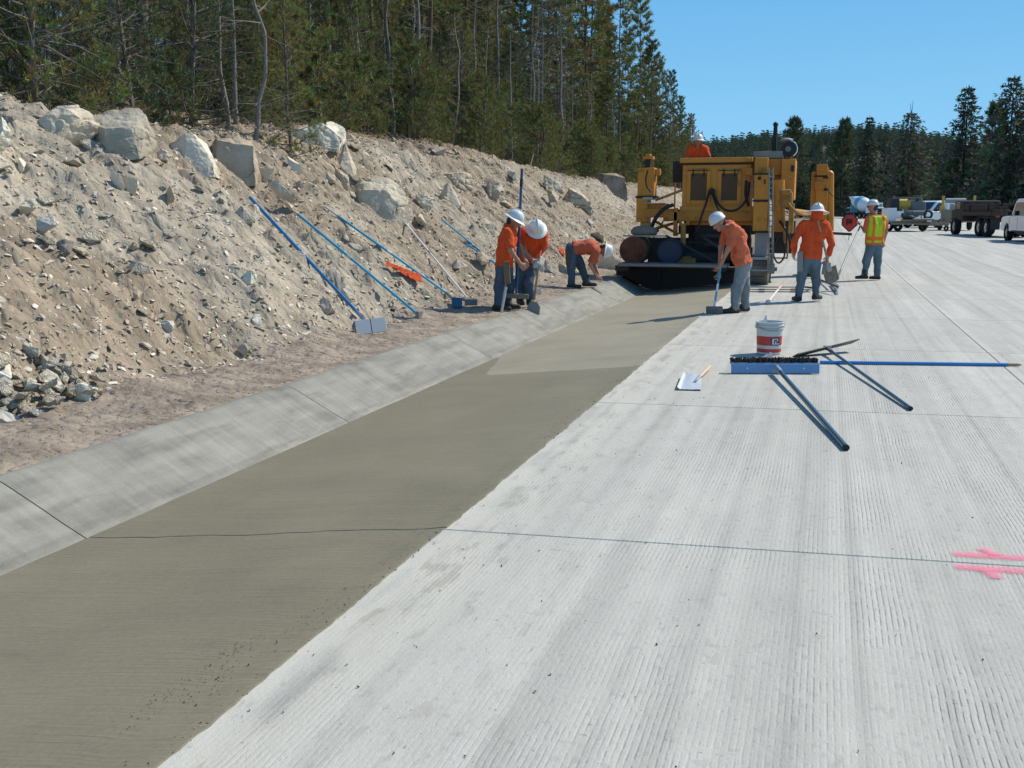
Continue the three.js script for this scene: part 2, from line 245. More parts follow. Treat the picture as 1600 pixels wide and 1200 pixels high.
// ---------------------------------------------------------------- fresh gutter and curb
const brushBump = tex(512, 512, (u, v) => 0.5 * noise2(u * 6, v * 140, 6, 140, 2) + 0.3 * noise2(u * 12, v * 260, 12, 260, 4) + 0.2 * pfbm(u, v, 30, 3, 6), false);
{
  const map = tex(1024, 2048, (u, v) => { // u across (2.05 m), v along (24 m)
    const z = -24 + 26 * v, x = XE + (XF - XE) * u;
    const st = noise2(u * 3, v * 260, 0, 0, 3) * 0.5 + noise2(u * 5, v * 700, 0, 0, 5) * 0.5, bl = fbm2(u * 5, v * 45, 4, 9), fi = noise2(u * 300, v * 3000, 0, 0, 12);
    // the newer, less worked stretch begins at a slanting line where the broom stopped
    const lim = -10.62 + 0.12 * (noise2(u * 9, 2, 0, 0, 15) - 0.5) - smooth(0.8, 1.0, u) * 1.6;
    const newer = z < lim ? 1 : 0, k0 = newer ? 0.305 : 0.215, c = newer ? [1, 0.885, 0.62] : [1, 0.87, 0.56];
    const sw = noise2(u * 2 + v * 26, v * 60, 0, 0, 19);
    let k = k0 * (0.9 + 0.09 * st + 0.22 * (bl - 0.5) + 0.2 * (fi - 0.5) + 0.08 * (sw - 0.5));
    return [k * c[0], k * c[1], k * c[2]];
  });
  map.wrapS = map.wrapT = THREE.ClampToEdgeWrapping;
  const nx = 40, zs = []; for (let z = 2; z > -24; z -= 0.05) { zs.push(z); if (z > -4.74 && z - 0.05 <= -4.74) zs.push(-4.7315, -4.7355, -4.74, -4.7445, -4.7485); } zs.sort((p, q) => q - p); const P = [], U = [], I = [], crack = -4.74;
  for (let j = 0; j < zs.length; j++) for (let i = 0; i <= nx; i++) {
    const u = i / nx, wob = 0.018 * (noise2(zs[j] * 6, 3) - 0.5) + 0.014 * (noise2(zs[j] * 23, 5) - 0.5);
    let x = mix(XE + 0.016 + wob, XF, u), z = zs[j];
    const u1 = i === 1 ? 0.006 : u; if (i === 1) x = mix(XE + 0.016 + wob, XF, 0.006);
    let y = gutterY(Math.min(x, XE)) + 0.006 * (fbm2(x * 2, z * 1.4, 2, 90) - 0.5); if (u > 0.9) y += 0.006 * smooth(0.9, 1, u);
    if (i === 0) y = -0.004; if (i === 1) y = 0.003 + 0.007 * noise2(zs[j] * 21, 19);
    if (Math.abs(z - crack) < 0.0012) y -= 0.016 * (0.6 + 0.5 * noise2(x * 30, 2)); else if (Math.abs(z - crack) < 0.006) y -= 0.004 * noise2(x * 44, 6 + z * 40);
    const jz = SK * 0.85 * (x - XE) + 0.02 * (noise2(x * 9, 1, 0, 0, 4) - 0.5) + 0.05 * (noise2(x * 1.7, 7, 0, 0, 8) - 0.5);
    P.push(x, y, z + jz * (z < -20 ? 0 : 1)); U.push(u, (z + 24) / 26);
  }
  for (let j = 0; j < zs.length - 1; j++) for (let i = 0; i < nx; i++) { const a = j * (nx + 1) + i, b = a + 1, c = a + nx + 1, e = c + 1; I.push(a, b, c, b, e, c); }
  const g = new THREE.BufferGeometry(); g.setAttribute('position', new THREE.Float32BufferAttribute(P, 3)); g.setAttribute('uv', new THREE.Float32BufferAttribute(U, 2)); g.setIndex(I); g.computeVertexNormals();
  const bm = brushBump.clone(); bm.repeat.set(1.4, 20); bm.needsUpdate = true;
  const gutter = new THREE.Group(); gutter.name = 'gutter'; tag(gutter, 'freshly placed damp brown grey concrete gutter beside the road', null, null, 'structure'); scene.add(gutter);
  part('gutter_surface', g, new THREE.MeshStandardMaterial({ map, bumpMap: bm, bumpScale: 0.0035, roughness: 0.66 }), gutter);
}
{
  const map = tex(1024, 1024, (u, v) => { // u up the face, v along 4 m
    const st = noise2(u * 4, v * 90, 4, 90, 3), st2 = noise2(u * 3, v * 22, 3, 22, 5), bl = pfbm(u, v, 8, 5, 8), fi = noise2(u * 200, v * 700, 200, 700, 10);
    let k = 0.243 + 0.04 * (st - 0.5) + 0.06 * (st2 - 0.5) + 0.15 * (bl - 0.5) + 0.05 * (fi - 0.5) - 0.035 * smooth(0.55, 0.7, pfbm(u, v, 7, 4, 33)); const film = (1 - smooth(0.02, 0.2, u + 0.2 * (pfbm(u, v, 14, 4, 14) - 0.5))) * smooth(0.35, 0.6, pfbm(u, v, 6, 3, 18)); k = mix(k, 0.38, film * 0.8);
    const pit = noise2(u * 50, v * 220, 50, 220, 22), pz = smooth(0.52, 0.66, pfbm(u, v, 5, 3, 25)) * (1 - smooth(0.3, 0.6, u)) ; if (pit > 0.93 && pz > 0.4) k *= 0.88;
    return [k, k * 0.945, k * 0.78];
  });
  const bm = tex(512, 512, (u, v) => { let k = 0.6 * noise2(u * 5, v * 120, 5, 120, 2) + 0.25 * pfbm(u, v, 24, 3, 6); const pz = smooth(0.5, 0.66, pfbm(u, v, 5, 3, 25)) * (1 - smooth(0.3, 0.6, u)), pit = noise2(u * 50, v * 220, 50, 220, 22); if (pit > 0.93) k -= 0.1 * pz; return k; }, false);
  const mat = new THREE.MeshStandardMaterial({ map, bumpMap: bm, bumpScale: 0.006, roughness: 0.85 });
  const curb = new THREE.Group(); curb.name = 'curb'; tag(curb, 'grey sloped concrete curb along the foot of the dirt bank', null, null, 'structure'); scene.add(curb);
  const zj = [2.2, -0.6, -4.52, -7.84, -11.85, -16.2, -20.2, -23.3];
  const sec = [[-3.80, -0.26], [-3.842, -0.192], [-3.87, -0.178], [-3.99, -0.112], [-4.12, -0.038], [-4.26, 0.042], [-4.365, 0.098], [-4.40, 0.113], [-4.435, 0.117], [-4.48, 0.108], [-4.50, 0.07], [-4.50, -0.3]];
  const len = [0]; for (let i = 1; i < sec.length; i++) len.push(len[i - 1] + Math.hypot(sec[i][0] - sec[i - 1][0], sec[i][1] - sec[i - 1][1]));
  for (let k = 0; k < zj.length - 1; k++) {
    const za = zj[k] - 0.005, zb = zj[k + 1] + 0.005, n = 30, P = [], U = [], I = [], m = sec.length, last = k === zj.length - 2;
    for (let j = 0; j <= n; j++) for (let i = 0; i < m; i++) { const t = j / n, e = (j === 0 || j === n) ? 0.006 : 0; const z = mix(za, zb, t) + 0.04 * ((sec[i][0] - XT) / (XF - XT)) * -1; const x = sec[i][0] + 0.01 * (noise2(z * 0.8, i < 4 ? 2 : 5) - 0.5) + 0.006 * (noise2(z * 9, 3 + (i > 5 ? 2 : 0)) - 0.5), y = sec[i][1] + 0.008 * (noise2(z * 1.1, 8) - 0.5) + (i > 5 && i < 9 ? 0.006 * (noise2(z * 11, 8) - 0.5) : 0) - e; P.push(x, y, z); U.push(len[i] / 0.85, z / 4 + k * 0.37); }
    for (let j = 0; j < n; j++) for (let i = 0; i < m - 1; i++) { const a = j * m + i, b = a + 1, c = a + m, e = c + 1; I.push(a, b, c, b, e, c); }
    const cap = j => { const c = P.length / 3; for (let i = 0; i < m; i++) { const o = (j * m + i) * 3; P.push(P[o], P[o + 1], P[o + 2]); U.push(0.3, 0.3); } P.push(-4.3, -0.3, P[j * m * 3 + 2]); U.push(0.3, 0.3); for (let i = 0; i < m - 1; i++) I.push(c + i, c + i + 1, c + m); }; cap(0); cap(n);
    const g = new THREE.BufferGeometry(); g.setAttribute('position', new THREE.Float32BufferAttribute(P, 3)); g.setAttribute('uv', new THREE.Float32BufferAttribute(U, 2)); g.setIndex(I); part('curb_panel', toCreasedNormals(g, 0.7), mat, curb);
  }
}
// ---------------------------------------------------------------- rocks
const rockBump = tex(512, 512, (u, v) => 0.6 * pfbm(u, v, 6, 6, 51) + 0.4 * Math.abs(pfbm(u, v, 9, 4, 57) - 0.5) * 2, false);
const rockMap = tex(512, 512, (u, v) => { const n = pfbm(u, v, 5, 6, 61), s = noise2(u * 160, v * 160, 160, 160, 63), st = smooth(0.6, 0.75, pfbm(u, v, 4, 4, 67)); const cr = Math.abs(pfbm(u, v, 3, 4, 69) - 0.5); const k = (0.82 + 0.6 * (n - 0.5) + (s > 0.8 ? -0.13 : 0)) * (cr < 0.012 ? 0.55 : 1) * (1 - 0.28 * st); return [k * (1 - 0.02 * st), k * (1 - 0.09 * st), k * (1 - 0.22 * st)]; });
const rockMat = c => new THREE.MeshStandardMaterial({ color: new THREE.Color().setRGB(...c), map: rockMap, bumpMap: rockBump, bumpScale: 0.05, roughness: 0.95 });
const RM = { pale: rockMat([0.68, 0.575, 0.42]), white: rockMat([0.82, 0.735, 0.57]), tan: rockMat([0.56, 0.445, 0.315]), grey: rockMat([0.52, 0.445, 0.33]), dark: rockMat([0.26, 0.22, 0.18]), blue: rockMat([0.58, 0.53, 0.44]), brown: rockMat([0.40, 0.30, 0.21]) };
function rockGeo(r, n, sx, sy2, sz, rough = 0, own) {
  const pts = []; if (own) for (const q of own) pts.push(V(q[0] * sx, q[1] * sy2, q[2] * sz)); else for (let i = 0; i < n; i++) { const a = r() * 6.283, c = r() * 2 - 1, s = Math.sqrt(1 - c * c), k = 0.82 + 0.18 * r(); const q = 0.45; let x = s * Math.cos(a), y = c, z = s * Math.sin(a); const f = k / Math.pow(Math.pow(Math.abs(x), 2 / q * 0.7) + Math.pow(Math.abs(y), 2 / q * 0.7) + Math.pow(Math.abs(z), 2 / q * 0.7), q / 1.4); pts.push(V(x * f * sx / 2, y * f * sy2 / 2, z * f * sz / 2)); }
  if (!own) for (const p of pts) { p.z -= 0.5 * p.y * sz / sy2; p.x -= 0.12 * p.y; }
  let g = new ConvexGeometry(pts);
  if (rough) {
    let p = Array.from(g.attributes.position.array);
    for (let it = 0; it < (sx > 0.25 ? 4 : 3); it++) { const o = []; for (let i = 0; i < p.length; i += 9) { const a = p.slice(i, i + 3), b = p.slice(i + 3, i + 6), c = p.slice(i + 6, i + 9), m = (u, v) => [(u[0] + v[0]) / 2, (u[1] + v[1]) / 2, (u[2] + v[2]) / 2], ab = m(a, b), bc = m(b, c), ca = m(c, a); o.push(...a, ...ab, ...ca, ...ab, ...b, ...bc, ...ca, ...bc, ...c, ...ab, ...bc, ...ca); } p = o; }
    const s0 = r() * 50, L = (sx + sy2 + sz) / 3;
    for (let i = 0; i < p.length; i += 3) { const x = p[i] / L, y = p[i + 1] / L, z = p[i + 2] / L; const n1 = noise3(x * 3 + s0, y * 3, z * 3), n2 = noise3(x * 9 + s0, y * 9, z * 9), n4 = noise3(x * 20 + s0, y * 20, z * 20), k = 1 - rough * (0.85 * n1 + 0.4 * n2 + 0.3 * n4 + 0.7 * Math.pow(1 - Math.abs(noise3(x * 4 + s0, y * 5 + 9, z * 4) - 0.5) * 2, 6) - 0.3); p[i] *= k; p[i + 1] *= k; p[i + 2] *= k; }
    g = new THREE.BufferGeometry(); g.setAttribute('position', new THREE.Float32BufferAttribute(p, 3));
    g = boxUV(g, 0.9); g.deleteAttribute('normal'); const uvs = g; let mg = mergeVertices(uvs, 1e-4); g = toCreasedNormals(mg, 0.35);
    return g;
  }
  g.computeVertexNormals(); return boxUV(g, 1.1);
}
const LABEL_TAIL = ' on the dirt slope';
function boulder(px, py, w, h, mat, label, o = {}) {
  const B = hit(px, py + h * (o.foot ?? 0.36)), t = Math.hypot(B[0], B[1] - EYE, B[2]) * 0.985, s = t / FPX, W = w * s * 1.06, Hh = h * s * 1.08, D = (o.d ?? 0.8) * W;
  const r = rngOf(Math.round(px * 131 + py * 17 + (o.seed || 0)));
  const g = rockGeo(r, o.n || 16, W, Hh * (o.sink ?? (o.own ? 1.05 : 1.35)), D, o.rough ?? 0.16, o.own);
  if (o.tilt) g.rotateZ(o.tilt); if (o.pitch) g.rotateX(o.pitch);
  const m = new THREE.Mesh(g, RM[mat]); m.name = numbered('boulder'); m.position.set(B[0], B[1] + Hh * (o.up ?? 0.26), B[2]); m.position.x -= 0.05 * W; m.rotation.y = YAW + (o.turn ?? 0);
  m.castShadow = m.receiveShadow = true; tag(m, label, 'boulder', 'boulders on the embankment'); scene.add(m); return m;
}
boulder(194, 204, 88, 70, 'grey', 'large grey flat-topped boulder highest on the left of the slope', { own: [[-0.5, -0.5, 0.15], [-0.5, 0.2, 0.05], [-0.3, 0.42, -0.2], [-0.12, 0.05, 0.4], [-0.1, -0.6, 0.5], [0.4, -0.5, 0.4], [0.46, 0.05, 0.1], [0.4, 0.38, -0.15], [0.22, 0.5, -0.35], [-0.2, 0.48, -0.5], [0.5, -0.3, -0.4], [-0.5, -0.5, -0.5], [0.3, 0.1, 0.28]], n: 12, rough: 0.1, d: 0.9, seed: 3 });
boulder(108, 196, 108, 58, 'pale', 'broad pale outcrop lying left of the large grey boulder', { n: 22, d: 0.7, tilt: 0.06 });
boulder(194, 224, 52, 42, 'pale', 'pale block wedged under the front of the large grey boulder', { n: 11 });
boulder(4, 219, 40, 54, 'white', 'pale upright boulder cut by the left edge of the picture', { n: 12 });
boulder(4, 258, 30, 30, 'pale', 'lower pale rock under the boulder at the left edge', { n: 12 });
boulder(306, 236, 72, 56, 'white', 'white angular wedge-shaped boulder left of the tan block', { own: [[-0.1, -0.6, 0.45], [0.5, -0.6, 0.3], [0.42, -0.2, 0.15], [0.0, 0.5, -0.05], [-0.12, 0.46, 0.05], [-0.5, 0.25, -0.2], [-0.5, -0.4, 0.1], [0.5, -0.6, -0.4], [-0.5, -0.5, -0.5], [-0.3, 0.4, -0.4], [0.2, 0.25, -0.4]], n: 9, rough: 0.1 });
boulder(367, 247, 76, 64, 'tan', 'square tan block of rock standing on the slope crest', { own: [[-0.3, -0.6, 0.42], [0.5, -0.55, 0.3], [0.44, 0.3, 0.02], [0.2, 0.47, -0.2], [-0.24, 0.44, 0.08], [-0.5, 0.3, -0.25], [-0.5, -0.6, -0.2], [-0.4, 0.5, -0.45], [0.3, 0.45, -0.5], [0.5, -0.5, -0.5], [-0.5, -0.5, -0.5]], n: 11, rough: 0.08, seed: 12 });
boulder(505, 212, 92, 46, 'white', 'white jagged outcrop running down from the trees', { n: 18, tilt: -0.28, rough: 0.2 });
boulder(546, 250, 34, 58, 'pale', 'tall pale slab standing at the right end of the white outcrop', { n: 10, tilt: 0.1 });
boulder(600, 306, 106, 66, 'pale', 'biggest rounded oval boulder in the middle of the slope', { own: [[-0.48, -0.35, 0.2], [-0.46, 0.1, 0.0], [-0.2, -0.6, 0.5], [-0.22, 0.15, 0.25], [-0.15, 0.45, -0.1], [0.1, 0.5, -0.2], [0.3, 0.3, -0.05], [0.47, 0.0, 0.0], [0.5, -0.4, 0.1], [0.25, -0.6, 0.42], [0.1, 0.2, 0.22], [0.3, -0.1, 0.25], [0.4, -0.3, -0.5], [-0.45, -0.3, -0.5], [-0.1, 0.4, -0.5], [-0.34, 0.34, -0.1]], n: 34, rough: 0.1, tilt: -0.1, d: 0.8 });
boulder(535, 277, 30, 34, 'tan', 'small tan rock just left of the oval boulder', { n: 10 });
boulder(516, 275, 24, 18, 'grey', 'flat grey stone left of the small tan rock', { n: 10 });
boulder(460, 256, 34, 26, 'white', 'bright white blocky stone left of the outcrop', { n: 10, rough: 0.08 });
boulder(418, 272, 34, 34, 'pale', 'pale leaning rock just right of the tan block', { n: 10, tilt: -0.4 });
boulder(445, 316, 20, 70, 'pale', 'long thin pale ledge running down between the blue poles', { n: 14, tilt: 0.75, foot: 0.1, sink: 1 });
boulder(702, 302, 42, 36, 'pale', 'pointed pyramid-shaped rock right of the oval boulder', { own: [[-0.05, -0.55, 0.5], [0.5, -0.55, 0.2], [-0.5, -0.5, 0.1], [0.0, 0.5, -0.1], [0.5, -0.5, -0.4], [-0.5, -0.5, -0.5], [-0.12, 0.42, -0.25], [0.12, 0.4, -0.15]], n: 8, rough: 0.08 });
boulder(718, 282, 58, 32, 'tan', 'tan flattish boulder behind the pointed rock', { n: 14 });
boulder(768, 297, 42, 30, 'grey', 'grey rock left of the upright dark blue pole', { n: 12 });
boulder(664, 315, 34, 24, 'pale', 'low pale rock touching the right side of the oval boulder', { n: 14 });
boulder(958, 288, 48, 38, 'brown', 'big brown cube-like boulder beside the yellow machine', { own: [[-0.3, -0.6, 0.42], [0.5, -0.55, 0.3], [0.44, 0.3, 0.02], [0.2, 0.47, -0.2], [-0.24, 0.44, 0.08], [-0.5, 0.3, -0.25], [-0.5, -0.6, -0.2], [-0.4, 0.5, -0.45], [0.3, 0.45, -0.5], [0.5, -0.5, -0.5], [-0.5, -0.5, -0.5]], n: 10, rough: 0.09 });
boulder(912, 312, 64, 40, 'pale', 'rounded pale hump of rock below the brown boulder', { n: 24, rough: 0.2 });
boulder(864, 290, 44, 32, 'grey', 'grey half-buried rock with a dark hollow, upper right slope', { n: 16, rough: 0.22 });
boulder(862, 308, 32, 28, 'tan', 'tan upright shard right of the dark blue pole', { n: 8, tilt: 0.3 });
boulder(803, 243, 30, 18, 'blue', 'bluish stone under the trees above the blue pole', { n: 12 });
boulder(690, 238, 30, 16, 'grey', 'grey stone among the roots at the forest edge', { n: 12 });
boulder(262, 297, 30, 34, 'tan', 'tan sharp stone in the left middle of the slope', { n: 9, tilt: 0.4 });
boulder(183, 284, 20, 30, 'white', 'white upright shard below the large grey boulder', { n: 8, tilt: 0.4 });
boulder(208, 288, 30, 32, 'pale', 'pale broken rock beside the white upright shard', { n: 10 });
boulder(255, 243, 26, 18, 'blue', 'small bluish stone below the white wedge', { n: 12 });
boulder(44, 324, 42, 24, 'pale', 'flat pale slab near the left edge of the picture', { n: 10 });
boulder(75, 350, 32, 32, 'blue', 'grey-blue stone below the flat pale slab', { n: 10, tilt: 0.5 });
boulder(104, 386, 28, 20, 'dark', 'dark rounded stone on the left slope', { n: 18 });
boulder(34, 260, 18, 20, 'white', 'small white stone near the top left edge', { n: 9 });
boulder(390, 432, 28, 26, 'white', 'white stone left of the first blue pole', { n: 10 });
boulder(541, 457, 28, 26, 'pale', 'pale block right of the first blue pole', { n: 10 });
boulder(511, 478, 34, 22, 'grey', 'grey flat rock under the first blue pole', { n: 12 });
boulder(260, 508, 30, 20, 'blue', 'pale grey stone low on the slope left of the poles', { n: 10 });
boulder(205, 458, 36, 18, 'tan', 'tan slab half buried in the lower left slope', { n: 10, tilt: -0.4 });
boulder(384, 545, 24, 18, 'tan', 'tan stone at the slope foot by the brown strip', { n: 12 });
boulder(402, 500, 20, 18, 'white', 'white stone at the slope foot left of the first pole', { n: 9 });
boulder(78, 572, 30, 40, 'tan', 'reddish tall shard on the heap of broken stone', { n: 9, tilt: 0.3 });
boulder(100, 570, 34, 30, 'grey', 'grey shard on top of the heap of broken stone', { n: 9 });
boulder(22, 640, 40, 46, 'blue', 'large grey shard at the front of the stone heap', { n: 9, tilt: -0.3 });
boulder(132, 614, 30, 30, 'white', 'white pointed shard at the right end of the stone heap', { n: 13, tilt: -0.2 });
boulder(10, 583, 36, 28, 'white', 'white stone at the left edge above the stone heap', { n: 10 });
boulder(950, 408, 40, 34, 'white', 'pale boulder behind the rusty barrel', { n: 14, tilt: 0.4 });
// single loose stones: same kinds, each an object of its own
{
  const mats = ['pale', 'pale', 'white', 'tan', 'grey', 'white', 'blue', 'pale']; const protos = [];
  const r = rngOf(77); for (let i = 0; i < 14; i++) protos.push(rockGeo(r, 9 + (i % 4) * 2, 1, rr(0.55, 0.95, r), rr(0.6, 1, r)));
  const grp = 'loose stones on the embankment', lab = 'small angular stone lying loose on the dirt slope', lab2 = 'angular broken stone in the heap at the foot of the slope';
  const stone = (x, z, s, mat, label, g2, lift = 0.14) => { const m = new THREE.Mesh(protos[Math.floor(r() * 14)], RM[mat]); m.name = numbered('stone'); m.position.set(x, ground(x, z) + s * lift, z); m.quaternion.setFromEuler(new THREE.Euler(0, 0, x < -5.6 ? -0.5 : 0)).multiply(new THREE.Quaternion().setFromEuler(new THREE.Euler(rr(-0.32, 0.32, r), r() * 6.28, rr(-0.32, 0.32, r)))); m.scale.set(s, s * rr(0.5, 0.85, r), s); m.castShadow = m.receiveShadow = true; tag(m, label, 'stone', g2); scene.add(m); };
  let sx0 = -7, sz0 = -8; for (let i = 0; i < 190; i++) { if (i % 5 === 0) { sz0 = -3.8 - 30 * Math.pow(r(), 1.7); sx0 = -5.7 - 4.6 * r(); } const cl = i % 5 < 3, k0 = Math.pow(r(), 1.7), z = cl ? sz0 + 0.8 * (r() + r() - 1) : -3.8 - 30 * k0, k = clamp(-(z + 3.8) / 30, 0, 1), x = clamp(cl ? sx0 + 0.6 * (r() + r() - 1) : -5.6 - 5 * r(), -10.6, -5.5); stone(x, z, (0.075 + 0.26 * Math.pow(r(), 2.2)) * (0.85 + 0.9 * k), mats[Math.floor(r() * 8)], lab, grp); }
  for (let i = 0; i < 125; i++) { const px = rr(-10, 165, r), py = rr(560, 655, r); if (py < 540 + (148 - px) * 0.05 || px > 60 + (py - 540) * 1.4) continue; const B = hit(px, py); if (B[0] > -5.35) continue; stone(B[0], B[2], 0.08 + 0.15 * r() * r(), ['white', 'white', 'pale', 'blue', 'pale'][Math.floor(r() * 5)], lab2, 'broken stones heaped at the slope foot', 0.25 + 0.4 * r()); }
  // gravel and clods that nobody could count
  const geos = []; for (let i = 0; i < 3; i++) geos.push(rockGeo(r, 8 + i, 1, 0.7, 0.8));
  const N = [34000, 26000, 16000], cols = [[0.58, 0.485, 0.36], [0.78, 0.69, 0.54], [0.5, 0.40, 0.29], [0.46, 0.365, 0.26], [0.64, 0.55, 0.425]];
  geos.forEach((g, gi) => {
    const im = new THREE.InstancedMesh(g, new THREE.MeshStandardMaterial({ roughness: 1, map: rockMap }), N[gi]); im.name = numbered('rubble'); tag(im, ['gravel and clods of earth strewn over the whole slope', 'small rubble scattered across the dirt slope', 'fine broken rock spread over the slope and its foot'][gi], 'rubble', null, 'stuff');
    const M = new THREE.Matrix4(), q = new THREE.Quaternion(), e = new THREE.Euler(), c = new THREE.Color(); let cx0 = -7, cz0 = -8; const q2 = new THREE.Quaternion();
    for (let i = 0; i < N[gi]; i++) {
      if (i % 4 === 0) { cz0 = -3.4 - 46 * Math.pow(r(), 1.7); cx0 = -5.3 - 5.6 * r(); } const cl = r() < 0.5; const z0 = cl ? cz0 + 0.5 * (r() + r() - 1) : -3.4 - 52 * Math.pow(r(), 1.9), k = clamp(-(z0 + 3.4) / 52, 0, 1), z = z0; let x = -5.15 - 0.5 * r() - 6.2 * r(); if (r() < 0.12) x = -5.0 - 1.2 * r(); if (cl) x = cx0 + 0.45 * (r() + r() - 1); if (x > -5.5 && r() < 0.6) x -= 0.8;
      let s = 0.011 + 0.085 * Math.pow(r(), 4.2) + 0.025 * k; if (x > -5.5) s *= 0.5; const y = ground(x, z);
      q.setFromEuler(e.set(0, 0, x < -5.6 ? -0.55 : 0)).multiply(q2.setFromEuler(e.set(rr(-0.4, 0.4, r), r() * 6.28, rr(-0.4, 0.4, r)))); M.compose(V(x, y + s * 0.02, z), q, V(s * rr(0.8, 1.5, r), s * rr(0.45, 0.8, r), s)); im.setMatrixAt(i, M);
      const cc = cols[Math.floor(r() * 5)], b = rr(0.85, 1.3, r); c.setRGB(cc[0] * b, cc[1] * b, cc[2] * b); im.setColorAt(i, c);
    }
    im.castShadow = im.receiveShadow = true; scene.add(im);
  });
  { // fine gravel of the brown strip
    const N = 9000, im = new THREE.InstancedMesh(geos[0], new THREE.MeshStandardMaterial({ roughness: 1, map: rockMap }), N); im.name = 'strip_gravel'; tag(im, 'fine gravel on the brown dirt strip behind the curb', 'gravel', null, 'stuff'); const M = new THREE.Matrix4(), q = new THREE.Quaternion(), e = new THREE.Euler(), c = new THREE.Color();
    for (let i = 0; i < N; i++) { const z = -2.6 - 22 * Math.pow(r(), 1.5), x = -4.53 - 1.15 * Math.pow(r(), 0.8), s = 0.004 + 0.02 * Math.pow(r(), 3.5); q.setFromEuler(e.set(r() * 6, r() * 6, r() * 6)); M.compose(V(x, ground(x, z) + s * 0.12, z), q, V(s * rr(0.8, 1.5, r), s * 0.8, s)); im.setMatrixAt(i, M); const b = rr(0.75, 1.5, r); c.setRGB(0.42 * b, 0.33 * b, 0.25 * b); im.setColorAt(i, c); }
    im.castShadow = im.receiveShadow = true; scene.add(im);
  }
}
// ---------------------------------------------------------------- trees
class Leaf { // many thin needle bunches in one geometry
  constructor() { this.p = []; this.c = []; }
  bunch(o, dir, len, w, n, spread, col, r) {
    for (let i = 0; i < n; i++) {
      let dx = dir[0] + spread * (r() * 2 - 1), dy = dir[1] + spread * (r() * 2 - 1), dz = dir[2] + spread * (r() * 2 - 1); const L = Math.hypot(dx, dy, dz) || 1; dx /= L; dy /= L; dz /= L;
      let ax = r() - 0.5, ay = r() - 0.5, az = r() - 0.5; const d = ax * dx + ay * dy + az * dz; ax -= d * dx; ay -= d * dy; az -= d * dz; const A = (Math.hypot(ax, ay, az) || 1), l = len * (0.65 + 0.5 * r()), ww = w / A * (0.7 + 0.6 * r());
      const bx = o[0] - dx * l * 0.18, by = o[1] - dy * l * 0.18, bz = o[2] - dz * l * 0.18, mx = o[0] + dx * l * 0.35, my = o[1] + dy * l * 0.35, mz = o[2] + dz * l * 0.35;
      this.p.push(bx, by, bz, mx + ax * ww, my + ay * ww, mz + az * ww, o[0] + dx * l, o[1] + dy * l, o[2] + dz * l);
      const b = 0.75 + 0.5 * r(); for (let k = 0; k < 3; k++) this.c.push(col[0] * b, col[1] * b, col[2] * b);
    }
  }
  geo() { const g = new THREE.BufferGeometry(); g.setAttribute('position', new THREE.Float32BufferAttribute(this.p, 3)); g.setAttribute('color', new THREE.Float32BufferAttribute(this.c, 3)); g.computeVertexNormals(); return g; }
}
const leafMat = new THREE.MeshPhysicalMaterial({ vertexColors: true, roughness: 0.95, transmission: 0.22, thickness: 0, side: THREE.DoubleSide });
const barkMap = tex(256, 512, (u, v) => { const n = noise2(u * 14, v * 20, 14, 20, 3) * 0.6 + noise2(u * 30, v * 60, 30, 60, 5) * 0.4; return 0.6 + 0.7 * (n - 0.3); });
const bark = { grey: std([0.20, 0.17, 0.14], 1, { map: barkMap }), warm: std([0.205, 0.135, 0.09], 1, { map: barkMap }), dead: std([0.33, 0.29, 0.25], 1, { map: barkMap }), dark: std([0.07, 0.055, 0.045], 1, { map: barkMap }) };
const GREEN = [[0.15, 0.175, 0.044], [0.195, 0.21, 0.052], [0.105, 0.135, 0.042], [0.225, 0.215, 0.07], [0.09, 0.118, 0.044]];
function trunkGeo(H, r0, r1, bend, r) { const pts = [], a = r() * 6.28; for (let i = 0; i <= 7; i++) { const t = i / 7; pts.push([Math.cos(a) * bend * Math.sin(t * 2.6) + bend * 0.35 * (r() - 0.5), t * H - (i ? 0 : 0.4), Math.sin(a) * bend * Math.sin(t * 2.6) + bend * 0.35 * (r() - 0.5)]); } const g = tube(pts, r0, 16, 7), p = g.attributes.position; const curve = new THREE.CatmullRomCurve3(pts.map(q => V(...q))); 
  for (let i = 0; i <= 16; i++) { const c = curve.getPointAt(i / 16), k = mix(1, r1 / r0, i / 16) * (i === 0 ? 1.35 : 1); for (let j = 0; j < 8; j++) { const n = i * 8 + j; p.setXYZ(n, c.x + (p.getX(n) - c.x) * k, c.y + (p.getY(n) - c.y) * k, c.z + (p.getZ(n) - c.z) * k); } } g.computeVertexNormals(); return { g, at: t => { const c = curve.getPointAt(clamp(t, 0, 1)); return [c.x, c.y, c.z]; } }; }
function limb(list, a, d, L, r0, r, sag) { const n = 4, pts = [a]; let q = [...a], v = [...d]; for (let i = 1; i <= n; i++) { v = [v[0] + 0.25 * (r() - 0.5), v[1] + sag / n, v[2] + 0.25 * (r() - 0.5)]; const l = Math.hypot(...v); v = v.map(k => k / l); q = q.map((k, j) => k + v[j] * L / n); pts.push(q); } for (let i = 0; i < n; i++) list.push(rod(pts[i], pts[i + 1], r0 * (1 - 0.8 * i / n), r0 * (1 - 0.8 * (i + 1) / n), 4)); return { pts, end: v }; }
const treeRoot = () => new THREE.Group();
